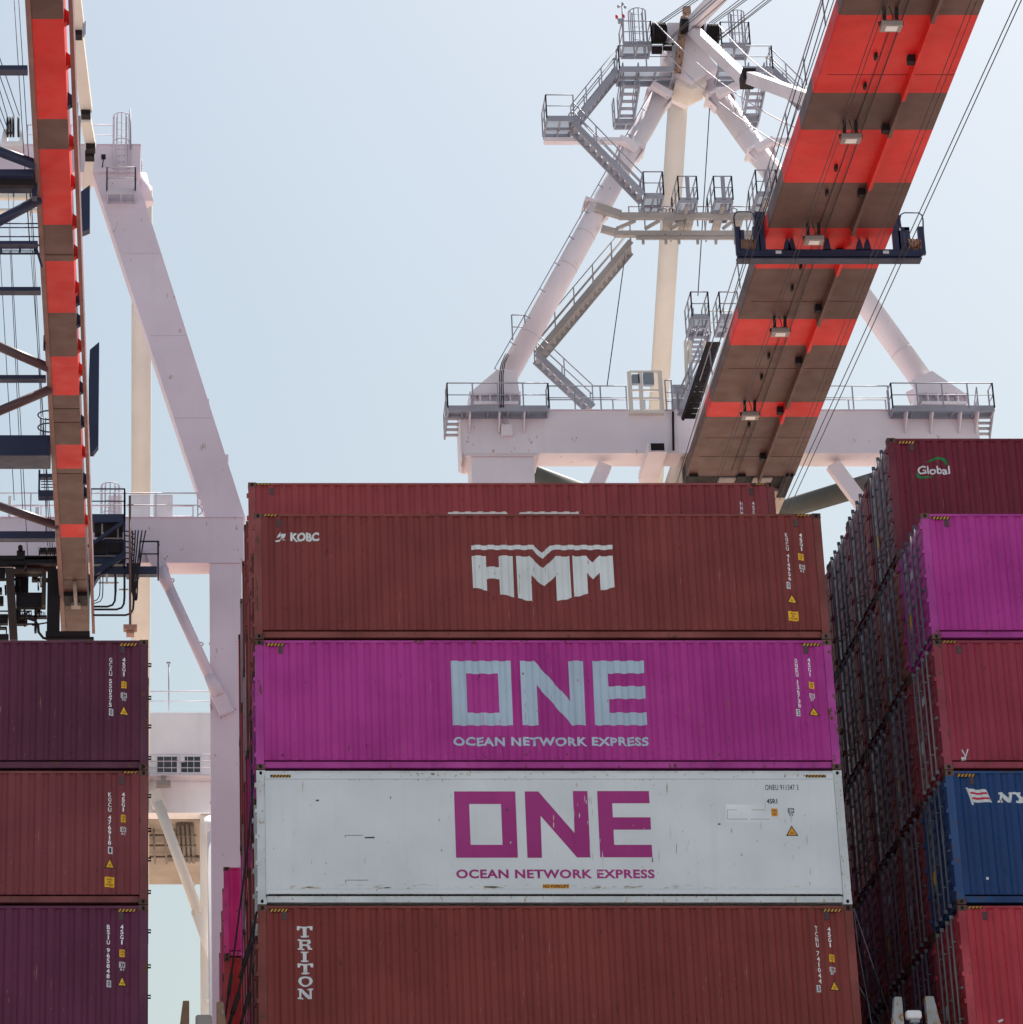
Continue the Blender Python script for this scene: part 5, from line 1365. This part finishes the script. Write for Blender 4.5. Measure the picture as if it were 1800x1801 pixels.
for i, x in enumerate((313, 321, 329, 337)): p = atz(x, 1446, zu); q = atz(x + 4, 1512, zu); mb.path([p - Vector((0, 0, .12)), q - Vector((0, 0, .12))], 0.09, 8)
for y in (1462, 1480, 1500): p, q = atz(262, y, zu), atz(345, y, zu); mb.tube(p - Vector((0, 0, .2)), q - Vector((0, 0, .2)), 0.05)
for x in (270, 290, 306): p, q = atz(x, 1450, zu), atz(x + 3, 1510, zu); mb.tube(p - Vector((0, 0, .25)), q - Vector((0, 0, .25)), 0.05)
p = atz(325, 1508, zu); mb.box(p.x - 0.8, p.x + 0.7, p.y - 0.3, p.y + 0.3, zu - 0.12, zu)
mb.build("pipe_rack", flat("pipe_dark", (0.14, 0.115, 0.10), 0.6), house)
# landside leg, its round brace and diagonal
a = at(352, 1432, YH); mb = MB(); mb.box(a.x, at(383, 1432, YH).x, YH + 0.2, YH + 1.3, 3.2, hz[3] - 0.035); mb.build("leg", M_BOUNCE_CREAM, cl, bevel=0.01)
mb = MB(); c = at(374, 1470, YH - 1.2); mb.tube((c.x, c.y, c.z + 0.1), (c.x + 0.15, c.y, 3.2), 0.24, 20); mb.tube((c.x, c.y, c.z + 0.1), (c.x - 0.1, c.y + 0.6, c.z + 0.9), 0.3, 20); mb.build("down_pipe", M_HOUSE, cl)
mb = MB(); A, B = at(278, 1412, YH - 0.5), at(350, 1608, YH - 0.5); d = (B - A).normalized()
mb.tube(A, B, 0.24, 18); mb.bar(A - d * 0.6, A + d * 0.2, 0.6, 0.3, up=(0, 1, 0)); mb.bar(B - d * 0.2, B + d * 2.2, 0.62, 0.28, up=(0, 1, 0))
br = mb.build("diagonal_brace", M_BOUNCE_CREAM, cl)
mb = MB()
for px_, py_ in ((298, 1458), (340, 1556)):
    c = at(px_, py_, YH - 0.5); mb.path([(c.x + 0.08 * math.cos(t), c.y, c.z + 0.08 * math.sin(t)) for t in [2 * math.pi * k / 12 for k in range(13)]], 0.03, 6)
mb.build("lifting_eye", M_BOUNCE_CREAM, br)
mb = MB(); c = at(364, 1761, YH); mb.tube((c.x, YH - 0.2, c.z), (c.x + 0.3, YH - 0.1, c.z), 0.09, 10, 0.04); mb.build("lamp", M_GLASS, cl)

# boom girder
ZL = at(112, 1120, YC).z
n0l, n0r, f0l, f0r = atz(55.5, 33, ZL), atz(111.8, 33, ZL), atz(109.5, 1000, ZL), atz(152.2, 1000, ZL)
GXL = lambda Y: n0l.x + (f0l.x - n0l.x) * (Y - n0l.y) / (f0l.y - n0l.y)
GXR = lambda Y: n0r.x + (f0r.x - n0r.x) * (Y - n0r.y) / (f0r.y - n0r.y)
def yl_(py): return atz(55.5 + (109.5 - 55.5) * (py - 33) / 967, py, ZL).y
ms = [yl_(y) for y in (33, 209, 262, 395, 459, 550, 627, 695, 782, 824, 922, 945)]
edges_l = [-10, ms[0] - 7, ms[0] - 4] + ms + [yl_(1123)]
mb = MB()
for i in range(len(edges_l) - 1):
    mb.cur = 1 if (len(edges_l) - 2 - i) % 2 else 0
    y0, y1 = edges_l[i], edges_l[i + 1]
    def sec(Y): return [(GXL(Y), ZL), (GXR(Y), ZL), (GXR(Y), ZL + 1.5), (GXL(Y), ZL + 1.5)]
    b = len(mb.v)
    for (xa, za), (xb, zb) in zip(sec(y0), sec(y1)): mb.v.append(Vector((xa, y0, za))); mb.v.append(Vector((xb, y1, zb)))
    for k in range(4):
        j = (k + 1) % 4; mb.face([b + 2 * k, b + 2 * j, b + 2 * j + 1, b + 2 * k + 1])
mb.face([0, 2, 4, 6]); L_ = len(mb.v) - 8; mb.face([L_ + 7, L_ + 5, L_ + 3, L_ + 1])
bg_ = mb.build("boom_girder", [M_BROWN, M_RED], cl)
mb = MB()
for py_ in (448, 719, 743, 833, 1020): y = yl_(py_); mb = MB(); mb.box(GXL(y) + 0.02, GXR(y) - 0.02, y - 0.02, y + 0.02, ZL - 0.008, ZL - 0.001); mb.build("weld_seam", bpy.data.materials["seam_dark"], bg_)
# inner trolley rail flange (brown strip on the left) and outer walkway edge with red brackets
mb = MB()
for a0, a1 in ((-10, yl_(1120)),):
    mb.hexa([(GXL(a0) - 0.13, a0, ZL - 0.03), (GXL(a0) - 0.004, a0, ZL - 0.03), (GXL(a1) - 0.004, a1, ZL - 0.03), (GXL(a1) - 0.17, a1, ZL - 0.03), (GXL(a0) - 0.13, a0, ZL + 0.12), (GXL(a0) - 0.004, a0, ZL + 0.12), (GXL(a1) - 0.004, a1, ZL + 0.12), (GXL(a1) - 0.17, a1, ZL + 0.12)])
mb.build("trolley_rail", paint("rail_brown", (0.20, 0.10, 0.085), 0.5), bg_)
ea, eb = atz(125, 33, ZL + 0.15), atz(163.5, 1080, ZL + 0.15)
WX = lambda Y: ea.x + (eb.x - ea.x) * (Y - ea.y) / (eb.y - ea.y)
mb = MB(); y0, y1 = -10, yl_(1120)
mb.hexa([(WX(y0) - 0.055, y0, ZL + 0.12), (WX(y0) + 0.055, y0, ZL + 0.12), (WX(y1) + 0.055, y1, ZL + 0.12), (WX(y1) - 0.055, y1, ZL + 0.12), (WX(y0) - 0.055, y0, ZL + 0.24), (WX(y0) + 0.055, y0, ZL + 0.24), (WX(y1) + 0.055, y1, ZL + 0.24), (WX(y1) - 0.055, y1, ZL + 0.24)])
wk = mb.build("walkway_edge", paint("rail_brown_two", (0.20, 0.075, 0.06), 0.5), bg_)
for py_, m in ((46, M_RED), (122, M_RED), (192, M_NAVY), (265, M_RED), (335, M_RED), (404, M_RED), (458, M_RED), (521, M_RED), (540, M_NAVY), (578, M_NAVY), (622, M_RED), (664, M_RED), (696, M_NAVY), (755, M_NAVY), (808, M_RED), (856, M_NAVY), (880, M_NAVY), (928, M_RED)):
    y = yl_(py_); mb = MB()
    mb.prism([(GXR(y) + 0.003, y, ZL + 0.1), (WX(y) + 0.055, y, ZL + 0.26), (WX(y) + 0.055, y, ZL + 0.34), (GXR(y) + 0.003, y, ZL + 0.55)], (0, 0.22, 0))
    mb.build("walkway_bracket", m, wk)
mb = MB()
y = 0
pr = None
for i in range(30):
    y = 2 + i * 1.6
    mb.bar((WX(y) + 0.03, y, ZL + 0.3), (WX(y) + 0.03, y, ZL + 1.3), 0.03, 0.03)
for zz in (0.8, 1.3): mb.tube((WX(2) + 0.03, 2, ZL + zz), (WX(49) + 0.03, 49, ZL + zz), 0.02)
mb.build("railing", M_WRAIL, wk)
# girder end fitting
mb = MB(); y = yl_(1050); mb.box(GXL(y) + 0.02, GXR(y) - 0.02, y - 0.5, y + 0.5, ZL - 0.16, ZL - 0.002); ef = mb.build("end_fitting", M_DARK, bg_)
mb = MB(); xm = (GXL(y) + GXR(y)) / 2; mb.tube((xm, y - 1.6, ZL - 0.1), (xm, y + 0.2, ZL - 0.28), 0.07, 10); mb.box(xm - 0.17, xm + 0.17, y + 0.1, y + 0.45, ZL - 0.3, ZL - 0.165); mb.build("buffer", M_LAMP, ef)
# cross beams to the other girder, off frame
def crossbeam(y0, y1, Y, depth, mat, name="cross_beam", x0=-90, x1=None):
    mb = MB(); a = at(x0, y1, Y); c = at(x1 if x1 else 60, y0, Y); xe = GXL(Y) - 0.18 if x1 is None else c.x
    mb.box(a.x, xe, Y, Y + depth, a.z, c.z); return mb.build(name, mat, bg_, bevel=0.01)
for y0, y1 in ((114, 122), (504, 511), (659, 666)):
    Yb = yl_((y0 + y1) / 2); crossbeam(y0, y1, Yb, 0.32, M_NAVY)
crossbeam(765, 801, yl_(780), 1.1, M_NAVY)
crossbeam(423, 429, yl_(424), 0.3, M_NAVY); crossbeam(297, 308, yl_(300), 0.5, M_NAVY); crossbeam(322, 331, yl_(322), 0.3, M_NAVY); crossbeam(934, 947, yl_(938), 0.35, M_NAVY)
for (x0, y0, x1, y1) in ((-30, 255, 64, 290), (-30, 404, 70, 350), (-30, 597, 86, 647), (-30, 735, 90, 684), (-30, 880, 104, 926)):
    A, B = at(x0, y0, yl_(y0) if False else yl_(y1)), at(x1, y1, yl_(y1))
    mb = MB(); mb.tube(A, B, 0.15, 16); mb.build("diagonal_tube", M_NAVY if y0 in (404, 255) else paint("tube_brown", (0.10, 0.06, 0.065), 0.4), bg_)
mb = MB(); Yw = yl_(436)
for y in (431, 446): a, b = at(-40, y, Yw), at(70, y, Yw); mb.tube(a, b, 0.03)
for x in (-20, 2, 35, 62): mb.bar(at(x, 430, Yw), at(x, 447, Yw), 0.06, 0.03)
for x in range(-36, 66, 2): mb.bar(at(x, 431, Yw), at(x + 3, 446, Yw), 0.012, 0.01); mb.bar(at(x + 3, 431, Yw), at(x, 446, Yw), 0.012, 0.01)
mb.bar(at(62, 430, Yw), at(74, 470, Yw), 0.08, 0.06)
mb.build("mesh_guard", M_NAVY, bg_)
mb = MB()
for y in (393, 400, 416): mb.tube(at(-30, y, yl_(400)), at(70, y, yl_(400)), 0.02)
mb.build("railing", M_NAVY, bg_)
mb = MB(); mb.pbox(-40, 303, 60, 325, yl_(300) + 0.2, 0.2); mb.build("hoist_box", M_DARK, bg_); 
mb = MB(); mb.pbox(56, 283, 66, 345, yl_(320), 0.3); mb.build("side_bracket", M_NAVY, bg_)
mb = MB(); mb.pbox(76, 589, 80, 612, yl_(600), 0.2); mb.build("cable_box", M_DARK, bg_)
# hoops and landings left of the girder
mb = MB()
for y in (730, 752): 
    c = at(88, y, yl_(760)); mb.path([(c.x - 0.4 * math.sin(t), c.y - 0.35 * math.cos(t), c.z) for t in [math.pi * (k / 8) for k in range(9)]], 0.025, 6)
for x in (71, 76, 80): mb.bar(at(x, 735, yl_(760)), at(x, 800, yl_(760)), 0.03, 0.02)
mb.build("ladder_cage", M_NAVY, bg_)
mb = MB(); mb.pbox(67, 862, 98, 873, YC - 2, 0.4); mb.pbox(68, 833, 98, 839, YC - 2, 0.3); mb.pbox(67, 826, 71, 866, YC - 2, 0.1); mb.pbox(80, 826, 83, 935, YC - 2.1, 0.1)
for y in (846, 851, 856): mb.pbox(72, y, 96, y + 1, YC - 2, 0.05)
mb.build("landing_frame", M_NAVY, cl)
# navy plates beyond the right of the boom
mb = MB(); mb.prism([at(x, y, YC - 6) for x, y in ((142, 337), (158, 325), (158, 402), (143, 408))], (0, 0.4, 0)); mb.build("wind_plate", M_NAVY, cl)
mb = MB(); mb.prism([at(x, y, YC - 5) for x, y in ((158, 615), (174.5, 601), (173, 783), (164, 795), (156, 795), (156, 668))], (0, 0.4, 0)); mb.build("wind_plate", M_NAVY, cl)
# stays left
for a, b, w_ in (((132, -10), (140, 58), 0.42), ((136, 62), (152, 192), 0.45), ((151, 208), (160, 258), 0.40), ((159, 272), (152, 330), 0.33)):
    mb = MB(); mb.bar(at(*a, YC - 12 + 10 * (a[1] / 300)), at(*b, YC - 12 + 10 * (b[1] / 300)), w_, w_ * 0.8); mb.build("fore_stay", M_BOUNCE_CREAM, cl, bevel=0.02)
for x, y in ((136, 60), (151, 200), (159.5, 260), (158, 274)):
    c = at(x, y, YC - 12.3 + 10 * (y / 300)); mb = MB(); mb.box(c.x - 0.18, c.x + 0.18, c.y - 0.2, c.y + 0.2, c.z - 0.14, c.z + 0.14); mb.build("stay_pin", M_DARK, cl)
# top sheaves with ropes
for x0 in (12, 17, 22, 31):
    a = at(x0, 223, YC - 0.6); mb = MB(); mb.tube((a.x, a.y, a.z), (a.x + 0.07, a.y, a.z), 0.42, 22); mb.build("sheave", M_DARK, tb)
mb = MB(); mb.prism([at(x, y, YC - 0.45) for x, y in ((0, 256), (6, 228), (14, 226), (12, 248), (34, 248), (36, 226), (44, 256))], (0, 0.5, 0)); mb.build("sheave_bracket", M_HOUSE, tb)
for (x, y), (x2, y2) in (((34, 203), (3, 112)), ((25, 205), (-2, 128)), ((23, 240), (-3, 150)), ((17, 236), (-3, 180)), ((12, 238), (-4, 200))):
    mb = MB(); p, q = at(x, y, YC - 1.0), at(x2, y2, YC - 6); mb.path([p, p + (q - p) * 1.5], 0.02, 6); mb.build("wire_rope", M_ROPE, cl)
for (x, y), (x2, y2), Y0 in (((25, 0), (52, 430), 30), ((33, 0), (60, 430), 30), ((46, 330), (95, 1000), 44), ((52, 330), (84, 960), 44), ((58, 400), (90, 1000), 44), ((0, 440), (25, 880), 46), ((14, 330), (50, 1000), 46), ((16, 400), (40, 900), 46)):
    mb = MB(); mb.path([at(x, y, Y0), at(x2, y2, Y0 + 3)], 0.014, 6); mb.build("wire_rope", M_ROPE, cl)
# head platforms: caged ladder and hanging basket
mb = MB(); rail(mb, [at(48, 256, YC), at(200, 256, YC)], 0.95, step=1.7); mb.build("railing", M_WRAIL, tb)
cage(cl, 214, 199, 290, YC - 0.4, 0.34, mat=M_WRAIL)
platform(cl, 188, 238, 335, YC - 0.75, 0.85, 'flr', M_WRAIL, M_WRAIL, h=1.05)
mb = MB(); mb.tube(at(230, 262, YC - 0.2), at(229, 192, YC - 0.2), 0.03); mb.build("lightning_rod", M_GALV, tb)
mb = MB(); mb.pbox(178, 271, 186, 279, YC - 0.4, 0.06); mb.bar(at(182, 279, YC - 0.4), at(180, 294, YC - 0.1), 0.04, 0.04); mb.build("floodlight", M_DARK, tb)
mb = MB()
for i in range(14): mb.tube(at(249, 282 + i * 4.2, YC + 1.0), at(250.5, 283 + i * 4.2, YC + 1.0), 0.03, 6)
mb.bar(at(249, 282, YC + 1), at(250, 340, YC + 1), 0.03, 0.03); mb.build("rung_ladder", M_WRAIL, cl)
mb = MB(); mb.pbox(133, 203, 142, 300, YC - 0.6, 0.3); mb.pbox(135, 180, 138, 205, YC - 0.6, 0.1); mb.build("cable_chute", M_LAMP, tb)
mb = MB(); mb.pbox(-10, 338, 70, 346, YC - 0.5, 0.3); mb.pbox(-10, 366, 70, 370, YC - 0.4, 0.2)
for x in (22, 52): mb.pbox(x, 336, x + 3, 380, YC - 0.5, 0.1)
mb.build("under_walkway", M_BOUNCE_CREAM, tb)
mb = MB(); mb.pbox(148, 37, 151, 58, 40, 0.1); mb.pbox(145, 40, 148, 62, 40, 0.15); mb.build("anemometer", M_GALV, cl)
# portal beam top: rails, cabinets, hoop
mb = MB(); z = PZ1_ + 0.03
rail(mb, [(at(-20, 905, YC).x, YC + 0.1, z), (at(348, 905, YC).x, YC + 0.1, z)], 1.05, step=1.5); mb.build("railing", M_WRAIL, beam)
mb = MB(); rail(mb, [(at(-20, 905, YC).x, YC + 1.0, z), (at(340, 905, YC).x, YC + 1.0, z)], 0.9, step=1.8); mb.build("railing", M_WRAIL, beam)
for x0, x1, yt in ((190, 215, 871), (230, 264, 870), (270, 304, 870)):
    a = at(x0, yt, YC + 0.5); c = at(x1, yt, YC + 0.5); mb = MB(); mb.box(a.x, c.x, YC + 0.5, YC + 0.95, z, a.z); mb.build("cabinet", M_HOUSE, beam, bevel=0.01)
cage(cl, 194, 850, 900, YC + 0.2, 0.36, mat=M_WRAIL)
mb = MB()
for y in (866, 883, 898): c = at(348, y, YC + 0.2); mb.path([(c.x + 0.18 * math.sin(t), c.y, c.z + 0.16 * math.cos(t)) for t in [math.pi * k / 8 for k in range(9)]], 0.022, 6)
mb.build("guard_loop", M_WRAIL, beam)
mb = MB(); mb.pbox(62, 892, 69, 908, YC - 0.2, 0.2); mb.pbox(14, 872, 20, 908, YC - 0.1, 0.2); mb.build("cabinet", M_HOUSE, beam)
# navy electrical platform at the boom root
mb = MB(); mb.pbox(160, 904, 220, 918, YC - 2.2, 1.0); mb.pbox(160, 996, 276, 1010, YC - 2.2, 0.3); mb.pbox(217, 865, 221, 1000, YC - 2.2, 0.12)
mb.pbox(160, 949, 221, 992, YC - 1.9, 1.2); mb.bar(at(155, 962, YC - 2.3), at(217, 918, YC - 2.3), 0.12, 0.12); mb.bar(at(156, 1016, YC - 2.3), at(219, 978, YC - 2.3), 0.14, 0.14); mb.bar(at(160, 1008, YC - 2.25), at(219, 972, YC - 2.25), 0.1, 0.1)
mb.pbox(222, 990, 245, 1010, YC - 2.25, 0.5)
mb.prism([at(x, y, YC - 2.2) for x, y in ((155, 1010), (175, 1010), (160, 1035), (157, 1050))], (0, 0.4, 0))
ep = mb.build("equipment_platform", M_NAVY, cl)
mb = MB(); rail(mb, [at(160, 905, YC - 2.2), at(219, 905, YC - 2.2), at(219, 905, YC - 2.2) + Vector((0, 1.3, 0))], 1.05, r=0.03); mb.build("railing", M_NAVY, ep); mb = MB(); rail(mb, [at(246, 998, YC - 2.2), at(278, 998, YC - 2.2), at(278, 998, YC - 2.2) + Vector((0, 1.3, 0))], 1.05, r=0.035)
mb.build("railing", M_NAVY, ep)
mb = MB()
for x0, x1, y0, y1 in ((166, 178, 922, 936), (182, 206, 920, 945), (208, 216, 921, 946), (164, 186, 952, 974), (190, 214, 954, 972)): mb.pbox(x0, y0, x1, y1, YC - 2.0, 0.5)
mb.build("switch_gear", M_DARK, ep)
mb = MB()
for x in (178, 206): mb.pbox(x, 918, x + 3, 948, YC - 2.03, 0.04)
mb.pbox(172, 945.5, 216, 948, YC - 2.04, 0.03); mb.pbox(166, 977, 208, 978.5, YC - 2.0, 0.02); mb.build("gear_frame", M_LAMP, ep)
mb = MB()
for i, x in enumerate((233, 237, 241, 246, 251)):
    mb.path([at(x + (x - 233) * 0.3, 933, YC - 2.5), at(x, 960, YC - 2.5), at(x - 2 - i, 1000, YC - 2.5), at(232 + i * 1.5, 1040, YC - 2.5), at(236 + i, 1056, YC - 2.5), at(241, 1052, YC - 2.5), at(243, 1000, YC - 2.5)], 0.028, 6)
for y in (934, 942, 952, 962, 972, 982): mb.path([at(219, y, YC - 2.4), at(230, y + 1, YC - 2.5), at(236, y + 6, YC - 2.5)], 0.025, 6)
for x0, yb, xr_ in ((0, 1058, 176), (0, 1061, 181), (0, 1067, 203), (0, 1072, 219), (0, 1082, 235)):
    pts = [at(164, yb, YC - 2.4), at(xr_ - 14, yb, YC - 2.4), at(xr_ - 5, yb - 3, YC - 2.4), at(xr_ - 1, yb - 10, YC - 2.4), at(xr_, yb - 22, YC - 2.4), at(xr_, 1010, YC - 2.4)]
    mb.path(pts, 0.02 if yb < 1062 else 0.042, 8)
mb.build("cable_bundle", M_ROPE, ep)
mb = MB(); mb.bar(at(173, 1025, YC - 2.2), at(209, 1025, YC - 2.2), 0.05, 0.05); mb.bar(at(209, 1037, YC - 2.2), at(226, 1037, YC - 2.2), 0.05, 0.05)
for x in (188, 204, 219): mb.bar(at(x, 1010, YC - 2.2), at(x, 1042 if x > 200 else 1027, YC - 2.2), 0.07, 0.07)
mb.build("cable_hanger", M_BOUNCE_CREAM, ep)
mb = MB(); mb.tube(at(228.5, 872, YC - 2.6), at(229, 1098, YC - 2.6), 0.045); mb.bar(at(224, 888, YC - 2.6), at(235, 888, YC - 2.6), 0.03, 0.03); pole = mb.build("lamp_pole", flat("pole_brown", (0.16, 0.09, 0.08), 0.6), ep)
mb = MB(); mb.pbox(217, 1098, 241, 1105, YC - 2.8, 0.4); mb.pbox(223, 1100, 235, 1108, YC - 2.85, 0.5); mb.pbox(222, 1110, 236, 1114, YC - 2.8, 0.4); mb.pbox(225, 1108, 233, 1110, YC - 2.75, 0.3); mb.build("signal_lamp", flat("lamp_rust", (0.42, 0.24, 0.18), 0.6), pole)
# trolley machinery low at the left edge
mb = MB()
for x0, x1, y0, y1, dY in ((-40, 104, 977, 984, 0), (-40, 44, 986, 993, 0), (29, 44, 968, 998, 0.1), (44, 102, 980, 990, 0), (-40, 9, 998, 1018, 0.4), (-40, 6, 1048, 1062, 0.4), (14, 20, 1000, 1062, 0.5), (28, 76, 1042, 1063, 0.3), (24, 74, 1003, 1010, 0.3), (26, 50, 1008, 1042, 0.9), (56, 66, 1008, 1020, 0.8), (30, 80, 1062, 1068, 0.2), (82, 106, 1000, 1120, -0.2), (80, 158, 1110, 1118, -0.3), (82, 165, 1120, 1125, -0.2), (30, 82, 1082, 1085, 0.4), (60, 65, 1068, 1110, 0.4), (-20, 14, 1080, 1096, 0.5), (28, 48, 1090, 1097, 0.4), (-20, 15, 1115, 1125, 0), (-20, 12, 1102, 1104, 0.2), (10, 12, 1102, 1118, 0.2), (68, 102, 963, 971, 0.6)):
    mb.pbox(x0, y0, x1, y1, YC - 4 + dY, 0.25)
tr = mb.build("trolley", M_DARK, cl)
mb = MB(); mb.prism([at(x, y, YC - 4.1) for x, y in ((9, 998), (24, 998), (31, 1125), (17, 1125))], (0, 0.3, 0)); mb.pbox(44, 990, 102, 993, YC - 4.1, 0.15); mb.pbox(44, 990, 47, 1006, YC - 4.1, 0.2); mb.pbox(73, 1004, 81, 1064, YC - 4.1, 0.3); mb.pbox(24, 1000, 78, 1004, YC - 4.1, 0.3)
mb.build("trolley_frame", paint("trolley_brown", (0.055, 0.036, 0.030), 0.55), tr)
mb = MB(); mb.pbox(47, 993, 99, 1004, YC - 3.6, 0.1); mb.build("cab_roof", flat("cab_red", (0.13, 0.035, 0.025), 0.5), tr)
mb = MB()
for y in (1075, 1082, 1089): mb.tube(at(28, y, YC - 4), at(56, y, YC - 4), 0.03); mb.tube(at(-10, y, YC - 4), at(14, y, YC - 4), 0.03)
for x in (32, 44): mb.tube(at(x, 1074, YC - 4), at(x, 1092, YC - 4), 0.03)
mb.path([at(50, 1088, YC - 4), at(62, 1092, YC - 4), at(67, 1100, YC - 4), at(68, 1112, YC - 4), at(76, 1122, YC - 4), at(84, 1124, YC - 4)], 0.05, 8)
for x in (69, 82, 96): mb.tube(at(x, 962, YC - 3.6), at(x, 978, YC - 3.6), 0.02)
c = at(36, 964, YC - 4); mb.tube(c - Vector((.0, .1, 0)), c + Vector((0, .1, 0)), 0.09, 14)
mb.build("trolley_pipework", M_DARK, tr)
r_ = random.Random(11)
for i in range(34):
    x, y = r_.uniform(-5, 100), r_.uniform(986, 1100)
    mb = MB()
    if r_.random() < 0.5: mb.bar(at(x, y, YC - 3.4 + r_.random()), at(x + r_.uniform(10, 34), y + r_.choice((0, 0, 0, 6, -6)), YC - 3.4 + r_.random()), 0.06, r_.uniform(0.04, 0.1))
    else: mb.bar(at(x, y, YC - 3.4 + r_.random()), at(x + 1, y + r_.uniform(10, 36), YC - 3.4), 0.06, r_.uniform(0.04, 0.1))
    if i % 4 == 0: mb.pbox(x, y, x + r_.uniform(4, 10), y + r_.uniform(5, 12), YC - 3.2, 0.3)
    mb.build("trolley_strut", M_DARK, tr)
for x0, x1, y0, y1 in ((34, 58, 1077, 1090), (64, 81, 1076, 1086)):
    mb = MB(); n = 6
    for i in range(n): mb.pbox(x0 + (x1 - x0) * i / n, y0, x0 + (x1 - x0) * (i + 0.5) / n, y1, YC - 3.0, 0.05)
    mb.build("grille", M_NAVY, tr)
